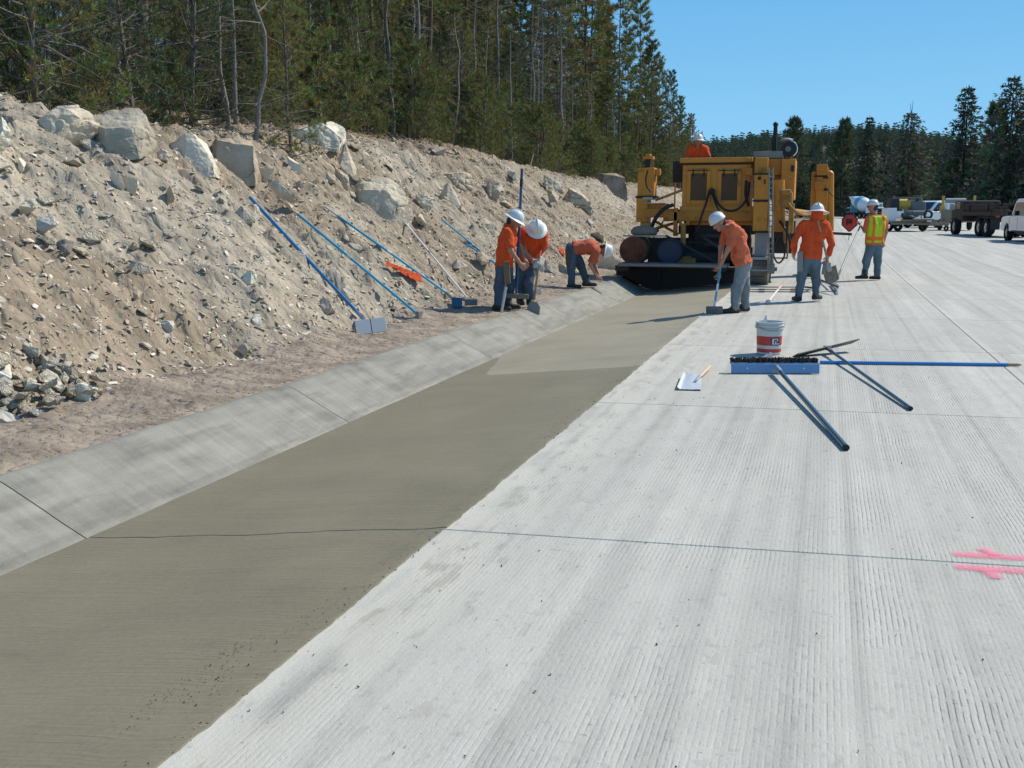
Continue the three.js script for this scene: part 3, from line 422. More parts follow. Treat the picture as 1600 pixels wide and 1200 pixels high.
function makePine(seed, H, o = {}) { // crown from base fraction cb, limbs with needle tufts at their ends
  const r = rngOf(seed), g = treeRoot(), T = trunkGeo(H, o.r0 ?? H * 0.011 + 0.02, 0.02, o.bend ?? H * 0.018, r), wood = [], lf = new Leaf(), cb = o.cb ?? 0.45;
  const nB = o.nb ?? Math.round(H * (1 - cb) * 7), gcol = GREEN[seed % GREEN.length];
  for (let i = 0; i < nB; i++) {
    const t = cb + (1 - cb) * Math.pow((i + r()) / nB, 0.9), a = i * 2.399 + r() * 0.8, y = (t - cb) / (1 - cb);
    const L = (o.w ?? 0.16) * H * (0.28 + 0.72 * Math.sin(Math.min(1, (1 - y) * 1.25 + 0.05) * 1.5)) * rr(0.55, 1.15, r) * (o.spire ? (1.05 - y) * 1.3 : 1);
    const up = mix(o.droop ?? -0.1, 0.75, Math.pow(y, 1.5)) + 0.25 * (r() - 0.5), lb = limb(wood, T.at(t), [Math.cos(a), up, Math.sin(a)], L, 0.010 + 0.012 * (1 - y) * H / 12, r, o.sag ?? 0.35);
    const nt = o.nt ?? 6; 
    for (let k = 0; k < nt; k++) { const f = 0.35 + 0.65 * (k + r()) / nt * 1.02, s = clamp(f, 0, 0.999) * 4, j = Math.floor(s), u = s - j, A = lb.pts[j], B = lb.pts[Math.min(4, j + 1)]; const off = (o.off ?? 0.16) * L * (1.1 - 0.5 * f); const p = [0, 1, 2].map(q => mix(A[q], B[q], u) + off * (r() * 2 - 1) * (q === 1 ? 0.6 : 1)); const cv = r(), col = cv > 0.93 ? [0.15, 0.085, 0.035] : gcol.map((v, q) => v * rr(0.75, 1.3, r) * (q === 0 ? rr(0.85, 1.25, r) : 1));
      lf.bunch(p, [lb.end[0] * 0.7, lb.end[1] + 0.3, lb.end[2] * 0.7], o.tl ?? 0.28, o.tw ?? 0.035, o.tn ?? 9, o.ts ?? 0.95, col, r); }
  }
  const tw = []; for (let i = 0; i < (o.dead ?? 10); i++) { const t = rr(0.08, Math.max(cb + 0.1, 0.45), r), a = r() * 6.28; limb(tw, T.at(t), [Math.cos(a), rr(-0.35, 0.3, r), Math.sin(a)], rr(0.3, 1.1, r) * (o.dl ?? 1), 0.008, r, rr(-0.4, 0.3, r)); }
  part('trunk', boxUV2(T.g), o.bark ?? bark.grey, g); part('crown', lf.geo(), leafMat, g);
  if (wood.length) part('branches', wood, o.bark ?? bark.grey, g); if (tw.length) part('dead_twigs', tw, bark.dead, g);
  return g;
}
function boxUV2(g) { const u = g.attributes.uv; for (let i = 0; i < u.count; i++) u.setXY(i, u.getY(i) , u.getX(i) * 6); return g; }
function makeSnag(seed, H, bend, n = 26, dl = 1, b = bark.dead) { const r = rngOf(seed), g = treeRoot(), T = trunkGeo(H, 0.035 + H * 0.008, 0.018, bend, r), tw = []; for (let i = 0; i < n; i++) { const a = r() * 6.28, lb = limb(tw, T.at(rr(0.12, 1, r)), [Math.cos(a), rr(-0.4, 0.5, r), Math.sin(a)], rr(0.25, 1.1, r) * dl, 0.011, r, rr(-0.5, 0.4, r)); if (r() < 0.6) limb(tw, lb.pts[2], [Math.cos(a + 0.7), rr(-0.4, 0.4, r), Math.sin(a + 0.7)], rr(0.15, 0.5, r) * dl, 0.006, r, 0); } part('trunk', boxUV2(T.g), b, g); part('branches', tw, b, g); return g; }
function makeFir(seed, H, W, o = {}) { // narrow layered conifer
  const r = rngOf(seed), g = treeRoot(), T = trunkGeo(H, 0.018 * H, 0.03, 0.1, r), lf = new Leaf(), col = o.col ?? [0.072, 0.086, 0.043]; const n = o.n ?? 26, cb = o.cb ?? 0.08;
  for (let i = 0; i < n; i++) { const y = i / n, t = cb + (1 - cb) * y, R = W / 2 * (o.col2 ? Math.pow(Math.sin(Math.min(1, (1 - y) * 1.6 + 0.08) * 1.57), 0.8) : Math.pow(1 - y, 0.8) + 0.05) * rr(0.7, 1.12, r), m = Math.max(4, Math.round(4 + 7 * R / (W / 2)));
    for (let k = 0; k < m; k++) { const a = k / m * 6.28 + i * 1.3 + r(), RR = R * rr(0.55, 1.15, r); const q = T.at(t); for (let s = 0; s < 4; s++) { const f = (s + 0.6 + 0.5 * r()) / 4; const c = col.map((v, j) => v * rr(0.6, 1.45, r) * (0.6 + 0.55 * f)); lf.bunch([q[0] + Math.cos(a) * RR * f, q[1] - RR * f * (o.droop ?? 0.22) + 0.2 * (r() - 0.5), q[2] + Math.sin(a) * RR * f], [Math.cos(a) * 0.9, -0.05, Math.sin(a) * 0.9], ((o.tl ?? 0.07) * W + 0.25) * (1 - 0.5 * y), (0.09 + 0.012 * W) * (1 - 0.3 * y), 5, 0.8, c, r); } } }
  if (o.fork) part('branches', [rod(T.at(0.97), [0.2, H * 1.1, 0], 0.06, 0.02, 5), rod(T.at(0.96), [-0.25, H * 1.07, 0.1], 0.06, 0.02, 5)], bark.dark, g);
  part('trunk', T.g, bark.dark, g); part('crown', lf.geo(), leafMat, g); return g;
}
function plant(proto, name, label, category, group, x, y, z, turn, scale, sy3) { const t = proto.userDataUsed ? proto.clone() : proto; proto.userDataUsed = true; t.name = numbered(name); t.userData = {}; tag(t, label, category, group); t.position.set(x, y, z); t.rotation.y = turn; t.scale.set(scale, scale * (sy3 ?? 1), scale); scene.add(t); return t; }
const young = [], tall = [], shrub = [];
for (let i = 0; i < 6; i++) young.push(makePine(300 + i, 3.6, { cb: 0.04, w: 0.30, nb: 60, nt: 13, tl: 0.12, tw: 0.011, tn: 14, off: 0.24, dead: 34, bend: 0.22, r0: 0.04, droop: 0.0, dl: 1.0, sag: 0.5 }));
for (let i = 0; i < 7; i++) tall.push(makePine(400 + i, 14, { cb: [0.32, 0.42, 0.5, 0.38, 0.28, 0.46, 0.35][i], w: [0.13, 0.12, 0.14, 0.15, 0.13, 0.11, 0.14][i], nb: 66, nt: 11, tl: 0.34, tw: 0.036, tn: 11, dead: 34, dl: 1.2, droop: -0.25, bark: i % 2 ? bark.warm : bark.grey, r0: [0.09, 0.075, 0.11, 0.08, 0.07, 0.095, 0.08][i] }));
for (let i = 0; i < 3; i++) shrub.push(makePine(500 + i, 1.5, { cb: 0.02, w: 0.55, nb: 40, nt: 12, tl: 0.11, tw: 0.010, tn: 14, off: 0.28, dead: 8, bend: 0.15, r0: 0.03, droop: 0.25, dl: 0.5 }));
{
  const r = rngOf(909), spots = []; const ok = (x, z, d) => { for (const s of spots) if (Math.hypot(s[0] - x, s[1] - z) < Math.min(d, s[2])) return false; spots.push([x, z, d]); return true; };
  const inView = (x, z) => { const dx = x, dz = z, f = dx * -sy + dz * -cy, q = dx * cy + dz * -sy; return f > 2 && q / f > -0.56 && q / f < 0.4; };
  const hF = z => mix(1, 0.36, smooth(56, 100, -z));
  // tall pines that stand out singly
  const single = [[187, 163, 'slender grey pine trunk with many dead twigs above the large grey boulder', 'snag', 6.5, 0.12], [386, 212, 'crooked broken-topped dead pine above the square tan block', 'snag', 2.7, 0.35], [453, 236, 'young pine standing alone beside the white jagged outcrop', 'y', 2.9], [517, 188, 'pale thin bare trunk behind the white outcrop', 'snag', 11, 0.3], [545, 186, 'pale bare trunk right of the thin bare trunk behind the outcrop', 'snag', 12, 0.5], [612, 212, 'dead pine with drooping twigs above the oval boulder', 'snag', 5.5, 0.4], [768, 226, 'leaning thin bare stem at the forest edge left of the blue pole', 'snag', 6, 0.7], [776, 236, 'curved bare stem at the forest edge above the blue pole', 'snag', 8, 0.5], [818, 256, 'straight sunlit pine trunk directly above the upright blue pole', 't', 15]];
  for (const [px, py, label, kind, H, bend] of single) { const B = hit(px, py), x = B[0], z = B[2]; spots.push([x, z, 0.9]); const y = bankBase(x, z) - 0.1; if (kind === 'snag') plant(makeSnag(600 + px, H, bend, px === 187 ? 60 : 30, px === 187 ? 1.25 : 1, px < 400 ? bark.dead : bark.grey), 'dead_pine', label, 'dead tree', null, x, y, z, 1, 1); else plant(kind === 'y' ? young[1] : tall[3], 'pine_tree', label, 'pine tree', null, x, y, z, 2, H / (kind === 'y' ? 3.6 : 14)); }
  // the end of the tree line against the sky
  const sky = [[968, -60, 'first pine left of the sky, the tallest at the forest end'], [992, -14, 'tall dark pine at the edge of the open sky'], [1012, 62, 'second pine down the stepped skyline of the forest'], [1028, 96, 'third pine down the stepped skyline of the forest'], [1046, 110, 'fourth pine, with a pointed top, on the stepped skyline'], [1062, 150, 'fifth pine down the stepped skyline'], [1078, 178, 'sixth pine, above the left of the machine operator'], [1092, 208, 'last small pine of the forest skyline behind the machine operator']];
  sky.forEach(([px, top, label], i) => { const X = -11.5 - 1.2 * (i % 2), P = onX(px, 300, X), y = bankBase(P[0], P[2]), h = onX(px, top, X)[1] - y; spots.push([P[0], P[2], 2]); plant(tall[i % 7], 'pine_tree', label, 'pine tree', null, P[0], y, P[2], i * 1.7, h / 14 * 1.0, 1); });
  let nT = 0, nY = 0, nS = 0;
  for (let k = 0; k < 9000 && nY < 150; k++) { const z = -7 - 75 * Math.pow(r(), 1.25), e = Math.pow(r(), 1.6), d = 10.1 + 0.7 * r() + e * 7 + (z < -17 ? 1.1 : 0.1) + (z < -26 ? 0.8 : 0), x = -d; if (!inView(x, z) || !ok(x, z, 0.85)) continue; const s = rr(0.5, 1.35, r); const q = ray(0, 0); plant(young[Math.floor(r() * 6)], 'young_pine', e < 0.2 ? 'bushy young pine with branches to the ground along the forest edge' : 'young pine filling the shade under the tall pines', 'young pine', e < 0.2 ? 'young pines along the forest edge' : 'young pines deeper in the forest', x, bankBase(x, z) - 0.05, z, r() * 6.28, s, rr(0.9, 1.3, r)); nY++; }
  for (let k = 0; k < 20000 && nT < 270; k++) { const z = -10 - 106 * Math.pow(r(), 1.1), e = Math.pow(r(), 1.3), x = -(11.9 + e * 30 + (z < -26 ? 1.0 : 0)); if (!inView(x, z) || !ok(x, z, 1.35 + 1.2 * e)) continue; const s = rr(0.75, 1.25, r) * hF(z); plant(tall[Math.floor(r() * 7)], 'pine_tree', e < 0.15 ? 'tall thin pine in the front row of the forest' : 'tall thin pine inside the dense forest', 'pine tree', e < 0.15 ? 'tall pines of the front row' : 'tall pines of the dense forest', x, bankBase(x, z) - 0.1, z, r() * 6.28, s, rr(0.9, 1.15, r)); nT++; }
  for (let k = 0; k < 4000 && nS < 80; k++) { const z = -8 - 70 * Math.pow(r(), 1.2), x = -(10.0 + 2.4 * r() + (z < -18 ? 0.8 : 0)); if (!inView(x, z) || !ok(x, z, 0.6)) continue; plant(shrub[nS % 3], 'shrub', 'low olive green needle shrub at the forest edge', 'shrub', 'shrubs along the forest edge', x, bankBase(x, z) - 0.05, z, r() * 6.28, rr(0.6, 1.7, r)); nS++; }
  for (let k = 0, n = 0; k < 1200 && n < 34; k++) { const z = -12 - 45 * r(), x = -(10.3 + 3 * r() + (z < -18 ? 1 : 0)); if (!inView(x, z) || !ok(x, z, 0.8)) continue; if (n === 0) { var snag0 = makeSnag(777, 8, 0.3, 60, 1.2, bark.dead), snag1 = makeSnag(778, 7, 0.5, 70, 1.1, bark.dead); } plant(n % 2 ? snag0 : snag1, 'dead_pine', 'bare grey dead pine stem among the front trees', 'dead tree', 'bare dead stems at the forest edge', x, bankBase(x, z) - 0.05, z, r() * 6.28, rr(0.5, 1.1, r)); n++; }
}
// ---------------------------------------------------------------- far ground, hill and the trees across the road
function hillY(x, z) { const d = -z; if (d < 150) return -0.4; const side = x - 40; let y = roadY(-190) - 0.3 + Math.max(0, Math.min(d, 800) - 185) * 0.03 + 3.2 * smooth(180, 215, d) * smooth(-40, 30, x); const rise = smooth(320, 760, d), rx = x / Math.max(1, d); const top = 22 - 15 * smooth(0.02, 0.17, rx) + 6 * noise2(x * 0.011, 3) + 3 * noise2(x * 0.04, 9); y += rise * top; y += 2.0 * smooth(180, 240, d) * (fbm2(x * 0.03, z * 0.03, 3, 4) - 0.5); return y * smooth(150, 185, d) - 0.4 * (1 - smooth(150, 185, d)); }
{
  const P = [], I = [], U = [], nx = 110, nz = 80; for (let j = 0; j <= nz; j++) for (let i = 0; i <= nx; i++) { const d = 150 + 950 * Math.pow(j / nz, 1.5), x = mix(-0.35 * d - 60, 0.75 * d + 60, i / nx), z = -d; P.push(x, hillY(x, z), z); U.push(x / 4, z / 4); }
  for (let j = 0; j < nz; j++) for (let i = 0; i < nx; i++) { const a = j * (nx + 1) + i, b = a + 1, c = a + nx + 1, e = c + 1; I.push(a, b, c, b, e, c); }
  const g = new THREE.BufferGeometry(); g.setAttribute('position', new THREE.Float32BufferAttribute(P, 3)); g.setAttribute('uv', new THREE.Float32BufferAttribute(U, 2)); g.setIndex(I); g.computeVertexNormals(); struct('hill', g, std([0.16, 0.115, 0.08], 1, { map: grainMap }), 'wooded hill closing the view beyond the road');
  const r = rngOf(31), firs = [makeFir(1, 16, 10.5, { n: 30, cb: 0.08 }), makeFir(2, 16, 8.6, { n: 30 }), makeFir(3, 16, 11, { n: 28, cb: 0.15, droop: 0.12 })], thick = makeFir(4, 16, 8.8, { n: 38, fork: true, col2: true, col: [0.115, 0.115, 0.065] }), pineF = makePine(44, 16, { cb: 0.38, w: 0.17, nb: 70, nt: 9, tl: 0.8, tw: 0.12, tn: 8, dead: 10, r0: 0.22, bark: bark.dark });
  const list = [[1236, 190, 150, pineF, 'rounded pine rising behind the engine of the yellow machine'], [1314, 192, 165, pineF, 'open-crowned pine right of the yellow column'], [1351, 180, 160, firs[1], 'irregular dark conifer left of the thick one'], [1414, 174, 150, thick, 'thick column-shaped conifer with a bare forked tip'], [1499, 133, 135, firs[0], 'tall pointed fir, left of the three on the right'], [1543, 168, 150, pineF, 'thin pale-topped pine between the two tallest firs'], [1568, 118, 128, firs[2], 'tallest dark fir near the right edge'], [1596, 132, 132, firs[1], 'dark fir cut by the right edge of the picture'], [1476, 224, 160, firs[2], 'shorter conifer left of the tall pointed fir'], [1442, 228, 165, firs[0], 'short conifer right of the thick column-shaped one'], [1375, 226, 168, firs[1], 'short conifer left of the thick column-shaped one'], [1622, 140, 130, firs[0], 'fir just beyond the right edge of the picture']];
  const place = (px, top, t, proto, label, group, name) => { const d = ray(px, 331), L = Math.hypot(d[0], d[2]), x = d[0] / L * t, z = d[2] / L * t; const y = hillY(x, z); const y0 = Math.max(y, z > -185 ? roadY(z) - 0.2 : y); const dt = ray(px, top), k = t / Math.hypot(dt[0], dt[2]), yt = EYE + dt[1] * k; const h = yt - y0; plant(proto, name, label, name === 'pine_tree' ? 'pine tree' : 'conifer', group, x, y0, z, px, Math.max(0.3, h / 16)); };
  for (const [px, top, t, pr, label] of list) place(px, top, t, pr, label, null, 'conifer_tree');
  for (let i = 0; i < 120; i++) { const px = rr(1085, 1660, r), t = rr(165, 260, r); place(px, rr(240, 306, r) + (px < 1300 ? 4 : 0), t, [firs[0], firs[1], firs[2], pineF, thick][i % 5], 'dark conifer in the wood across the end of the road', 'conifers behind the road', 'conifer_tree'); }
  // wood on the far hill, one mass
  const lf = makeFir(9, 10, 4.2, { n: 9, tl: 0.2, col: [0.10, 0.125, 0.07] }), N = 5200, im = new THREE.InstancedMesh(lf.children[1].geometry, leafMat, N); im.name = 'hill_forest'; tag(im, 'dark conifer wood covering the far hill', 'forest', null, 'stuff'); const M = new THREE.Matrix4(), q = new THREE.Quaternion(); let n = 0;
  for (let k = 0; k < 40000 && n < N; k++) { const d = 330 + 520 * Math.pow(r(), 0.8), x = mix(-0.25, 0.36, r()) * d; if (fbm2(x * 0.012, d * 0.012, 3, 8) < 0.36) continue; const s = rr(0.6, 1.15, r); q.setFromAxisAngle(V(0, 1, 0), r() * 6.28); M.compose(V(x, hillY(x, -d) - 0.3, -d), q, V(s, s * rr(0.9, 1.3, r), s)); im.setMatrixAt(n++, M); } im.count = n; im.castShadow = im.receiveShadow = true; scene.add(im);
}
// ---------------------------------------------------------------- people: one skin built round the joints, clothes that follow it
function isoMesh(f, lo, hi, c) { // naive surface nets of f < 0
  const n = [0, 1, 2].map(k => Math.ceil((hi[k] - lo[k]) / c) + 1), D = new Float32Array(n[0] * n[1] * n[2]), id = (i, j, k) => (k * n[1] + j) * n[0] + i;
  for (let k = 0; k < n[2]; k++) for (let j = 0; j < n[1]; j++) for (let i = 0; i < n[0]; i++) D[id(i, j, k)] = f(lo[0] + i * c, lo[1] + j * c, lo[2] + k * c);
  const vi = new Int32Array(D.length).fill(-1), P = [], I = [];
  for (let k = 0; k < n[2] - 1; k++) for (let j = 0; j < n[1] - 1; j++) for (let i = 0; i < n[0] - 1; i++) {
    let m = 0, x = 0, y = 0, z = 0, cnt = 0; const v = []; for (let q = 0; q < 8; q++) { const d = D[id(i + (q & 1), j + (q >> 1 & 1), k + (q >> 2))]; v.push(d); if (d < 0) m++; } if (m === 0 || m === 8) continue;
    for (let a = 0; a < 8; a++) for (const b of [1, 2, 4]) if (!(a & b)) { const d0 = v[a], d1 = v[a | b]; if ((d0 < 0) !== (d1 < 0)) { const t = d0 / (d0 - d1); x += (a & 1) + (b === 1 ? t : 0); y += (a >> 1 & 1) + (b === 2 ? t : 0); z += (a >> 2) + (b === 4 ? t : 0); cnt++; } }
    vi[id(i, j, k)] = P.length / 3; P.push(lo[0] + (i + x / cnt) * c, lo[1] + (j + y / cnt) * c, lo[2] + (k + z / cnt) * c);
  }
  const quad = (a, b, c2, d, fl) => { if (a < 0 || b < 0 || c2 < 0 || d < 0) return; fl ? I.push(a, c2, b, a, d, c2) : I.push(a, b, c2, a, c2, d); };
  for (let k = 1; k < n[2] - 1; k++) for (let j = 1; j < n[1] - 1; j++) for (let i = 1; i < n[0] - 1; i++) {
    const s = D[id(i, j, k)] < 0;
    if (s !== D[id(i + 1, j, k)] < 0) quad(vi[id(i, j - 1, k - 1)], vi[id(i, j, k - 1)], vi[id(i, j, k)], vi[id(i, j - 1, k)], !s);
    if (s !== D[id(i, j + 1, k)] < 0) quad(vi[id(i - 1, j, k - 1)], vi[id(i - 1, j, k)], vi[id(i, j, k)], vi[id(i, j, k - 1)], !s);
    if (s !== D[id(i, j, k + 1)] < 0) quad(vi[id(i - 1, j - 1, k)], vi[id(i, j - 1, k)], vi[id(i, j, k)], vi[id(i - 1, j, k)], !s);
  }
  const g = new THREE.BufferGeometry(); g.setAttribute('position', new THREE.Float32BufferAttribute(P, 3)); g.setIndex(I); g.computeVertexNormals(); return boxUVsoft(g);
}
function boxUVsoft(g) { const p = g.attributes.position, n = g.attributes.normal, uv = new Float32Array(p.count * 2); for (let i = 0; i < p.count; i++) { const ax = Math.abs(n.getX(i)), az = Math.abs(n.getZ(i)); uv[i * 2] = ax > az ? p.getZ(i) : p.getX(i); uv[i * 2 + 1] = p.getY(i); } g.setAttribute('uv', new THREE.BufferAttribute(uv, 2)); return g; }
const smin = (a, b, k) => { const h = clamp(0.5 + 0.5 * (b - a) / k, 0, 1); return mix(b, a, h) - k * h * (1 - h); };
function capD(x, y, z, b) { const [a, ra, e, rb] = b; const dx = e[0] - a[0], dy = e[1] - a[1], dz = e[2] - a[2], px = x - a[0], py = y - a[1], pz = z - a[2]; const L = dx * dx + dy * dy + dz * dz; const t = L ? clamp((px * dx + py * dy + pz * dz) / L, 0, 1) : 0; return Math.hypot(px - dx * t, py - dy * t, pz - dz * t) - mix(ra, rb, t); }
const field = (bones, k, extra) => (x, y, z) => { let d = 1e3; for (const b of bones) d = smin(d, capD(x, y, z, b), k); return extra ? extra(d, x, y, z) : d; };
function bounds(bones, pad) { const lo = [1e9, 1e9, 1e9], hi = [-1e9, -1e9, -1e9]; for (const [a, ra, e, rb] of bones) for (let k = 0; k < 3; k++) { lo[k] = Math.min(lo[k], a[k] - ra - pad, e[k] - rb - pad); hi[k] = Math.max(hi[k], a[k] + ra + pad, e[k] + rb + pad); } return [lo, hi]; }
const iso = (bones, k, c, extra) => { const [lo, hi] = bounds(bones, 0.05); return isoMesh(field(bones, k, extra), lo, hi, c); };
const add = (a, b, s = 1) => [a[0] + b[0] * s, a[1] + b[1] * s, a[2] + b[2] * s], sub = (a, b) => add(a, b, -1), lerp3 = (a, b, t) => add(a, sub(b, a), t);
const nrm = a => { const l = Math.hypot(...a) || 1; return a.map(v => v / l); }, crs = (a, b) => [a[1] * b[2] - a[2] * b[1], a[2] * b[0] - a[0] * b[2], a[0] * b[1] - a[1] * b[0]];
const clothBump = tex(256, 256, (u, v) => 0.5 * pfbm(u, v, 5, 4, 3) + 0.5 * noise2(u * 120, v * 120, 120, 120, 7), false); clothBump.repeat.set(2, 2);
const jeanMap = tex(256, 256, (u, v) => { const n = pfbm(u, v, 4, 5, 13); return 0.72 + 0.75 * (n - 0.45) + 0.1 * (noise2(u * 90, v * 90, 90, 90, 4) - 0.5); });
const cloth = (c, o = {}) => new THREE.MeshStandardMaterial({ color: new THREE.Color().setRGB(...c), roughness: 0.95, map: wearMap, bumpMap: clothBump, bumpScale: 0.016, ...o });
const PM = { orange: cloth([0.88, 0.105, 0.018]), salmon: cloth([0.86, 0.19, 0.08]), faded: cloth([0.66, 0.135, 0.06]), jeans: cloth([0.16, 0.225, 0.27], { map: jeanMap }), dark: cloth([0.095, 0.14, 0.195], { map: jeanMap }), light: cloth([0.31, 0.35, 0.365], { map: jeanMap }), skin: std([0.42, 0.21, 0.135], 0.6), boot: std([0.045, 0.035, 0.028], 0.8), hat: std([0.80, 0.79, 0.74], 0.4, { map: wearMap }), glove: cloth([0.62, 0.60, 0.56]), hair: std([0.05, 0.035, 0.025], 0.9), eye: std([0.02, 0.018, 0.015], 0.3), mouth: std([0.28, 0.10, 0.075], 0.7), pouch: cloth([0.33, 0.24, 0.15]), leather: std([0.10, 0.065, 0.04], 0.8) };
function handBones(w, el, curl, side, thumbUp) { // palm, four unequal bent fingers, thumb from the side of the palm
  const d = nrm(sub(w, el)), up = Math.abs(d[1]) > 0.9 ? [0, 0, 1] : [0, 1, 0]; let nrmP = side; nrmP = nrm(sub(nrmP, d.map(v => v * (d[0] * nrmP[0] + d[1] * nrmP[1] + d[2] * nrmP[2])))); const lat = nrm(crs(d, nrmP)); const B = [];
  const k1 = add(w, d, 0.085); B.push([w, 0.026, add(w, d, 0.03), 0.03]);
  for (let i = 0; i < 4; i++) { const o = (i - 1.5) * 0.02, base = add(add(w, d, 0.082 - 0.004 * Math.abs(i - 1)), lat, o); B.push([add(add(w, d, 0.02), lat, o * 0.8), 0.018, base, 0.013]); let q = base, dir = d; const L = [0.040, 0.045, 0.042, 0.033][i]; for (let s = 0; s < 3; s++) { const a = curl * (0.75 + 0.12 * s); dir = nrm(add(dir.map(v => v * Math.cos(a)), nrmP, Math.sin(a))); const nx = add(q, dir, L * [1, 0.65, 0.5][s]); B.push([q, 0.0095 - 0.0008 * s, nx, 0.0085 - 0.0008 * s]); q = nx; } }
  const tb = add(add(w, d, 0.03), lat, -0.03 * thumbUp), t1 = add(tb, nrm(add(add(d.map(v => v * 0.5), lat, -0.6 * thumbUp), nrmP, 0.5)), 0.04), t2 = add(t1, nrm(add(d, nrmP, 0.9 * curl)), 0.032); B.push([tb, 0.014, t1, 0.011], [t1, 0.011, t2, 0.009]);
  return B;
}
function hatParts(parent, head, up, fwd, style, mat) {
  const o = new THREE.Group(); o.name = 'hard_hat'; const U = V(...nrm(up)); let F = V(...fwd); F.sub(U.clone().multiplyScalar(F.dot(U))).normalize(); const R = U.clone().cross(F); const M = new THREE.Matrix4().makeBasis(R, U, F); M.setPosition(V(...head).add(U.clone().multiplyScalar(0.035)));
  const ap = g => g.applyMatrix4(M);
  const dome = [[0.001, 0.135], [0.03, 0.134], [0.06, 0.124], [0.088, 0.10], [0.108, 0.065], [0.119, 0.025], [0.122, 0]]; const sh = lathe(dome.slice().reverse(), 28); sh.scale(1, 1, 1.14); const ridge = tube([[0, 0.06, 0.13], [0, 0.128, 0.07], [0, 0.142, 0], [0, 0.128, -0.07], [0, 0.06, -0.13]], 0.011, 20, 6);
  const shell = part('hat_shell', [ap(sh), ap(ridge)], mat, parent);
  let br; if (style === 'wide') br = lathe([[0.118, 0.012], [0.16, -0.012], [0.205, -0.032], [0.207, -0.04], [0.16, -0.024], [0.116, 0.0]], 32); else if (style === 'full') br = lathe([[0.12, 0.008], [0.168, -0.018], [0.17, -0.026], [0.118, -0.004]], 32); else { const s = new THREE.Shape(); s.absellipse(0, 0.03, 0.105, 0.165, 0, 6.2832); br = new THREE.ExtrudeGeometry(s, { depth: 0.008, bevelEnabled: false, curveSegments: 24 }); br.rotateX(Math.PI / 2); br.translate(0, 0.004, 0); br.rotateX(0.1); }
  if (style !== 'cap') br.scale(1, 1, 1.1); part('brim', ap(br), mat, shell); return shell;
}
function person(sp) {
  const s = sp.s, J = {}, z = sp.z || {}; for (const [k, v] of Object.entries(sp.j)) J[k] = [(v[0] - sp.b[0]) / s, (sp.b[1] - v[1]) / s, v[2] || 0];
  const g = thing('person', sp.label, 'person', sp.pos, YAW); const lat = nrm(sub(J.shR, J.shL)), C = sp.cell || 0.015; const hl = sub(J.hip, lat.map(v => v * 0.085)), hr = add(J.hip, lat, 0.085); const up = nrm(sp.up), fwd = nrm(sp.fwd);
  const cl = add(J.chest, lat, -0.075), cr = add(J.chest, lat, 0.075), mid = lerp3(J.hip, J.chest, 0.5), ml = add(mid, lat, -0.07), mr = add(mid, lat, 0.07); const cl2 = lerp3(J.shL, J.shR, 0.12), cr2 = lerp3(J.shR, J.shL, 0.12);
  const torso = e => [[hl, 0.10 + e, ml, 0.098 + e], [hr, 0.10 + e, mr, 0.098 + e], [ml, 0.098 + e, cl, 0.112 + e], [mr, 0.098 + e, cr, 0.112 + e], [cl, 0.11 + e, cl2, 0.07 + e], [cr, 0.11 + e, cr2, 0.07 + e], [cl2, 0.068 + e, cr2, 0.068 + e]];
  const arm = (S, E, Hn, e, f0 = 0, f1 = 2) => { const o = []; const P = t => t <= 1 ? lerp3(S, E, t) : lerp3(E, Hn, t - 1), Rd = t => (t <= 1 ? mix(0.058, 0.045, t) : mix(0.043, 0.028, t - 1)) + e; if (f0 < 1) o.push([P(f0), Rd(f0), P(Math.min(1, f1)), Rd(Math.min(1, f1))]); if (f1 > 1) o.push([P(Math.max(1, f0)), Rd(Math.max(1, f0)), P(f1), Rd(f1)]); return o; };
  const leg = (Hp, K, A, e) => [[Hp, 0.095 + e, K, 0.062 + e], [K, 0.060 + e, A, 0.042 + e * 1.1]];
  const hd = J.head, chin = add(add(hd, up, -0.085), fwd, 0.045); const headB = [[add(add(hd, up, 0.03), fwd, -0.012), 0.092, add(add(hd, up, 0.015), fwd, 0.02), 0.085], [add(hd, fwd, 0.02), 0.075, chin, 0.042], [add(add(hd, fwd, 0.093), up, 0.0), 0.014, add(add(hd, fwd, 0.107), up, -0.032), 0.018]]; const side = nrm(crs(up, fwd)); for (const q of [-1, 1]) headB.push([add(add(hd, side, q * 0.083), up, 0.015), 0.018, add(add(hd, side, q * 0.086), up, -0.02), 0.014]);
  const neck = [[lerp3(J.shL, J.shR, 0.5), 0.06, add(hd, up, -0.06), 0.052]];
  const hb = [handBones(J.haL, J.elL, sp.curl ?? 0.9, sp.palmL || [0, 0, -1], 1), handBones(J.haR, J.elR, sp.curl ?? 0.9, sp.palmR || [0, 0, -1], -1)];
  // body: one continuous figure; head and hands on their own finer grids, joined into the same surface geometry
  const bodyB = [...torso(-0.012), ...arm(J.shL, J.elL, J.haL, -0.004), ...arm(J.shR, J.elR, J.haR, -0.004), ...leg(hl, J.knL, J.anL, -0.008), ...leg(hr, J.knR, J.anR, -0.008), ...neck];
  const eyeDent = (d, x, y, zz) => { for (const q of [-1, 1]) { const e = add(add(add(hd, fwd, 0.105), side, q * 0.034), up, 0.012); d = Math.max(d, 0.019 - Math.hypot(x - e[0], y - e[1], zz - e[2])); } return d; };
  const bl = [iso(bodyB, 0.03, C), iso([...headB, ...neck], 0.022, 0.008, eyeDent)]; if (!sp.gloves) bl.push(iso([...hb[0], [lerp3(J.elL, J.haL, 0.7), 0.034, J.haL, 0.026]], 0.006, 0.006), iso([...hb[1], [lerp3(J.elR, J.haR, 0.7), 0.034, J.haR, 0.026]], 0.006, 0.006));
  part('body', bl, PM.skin, g);
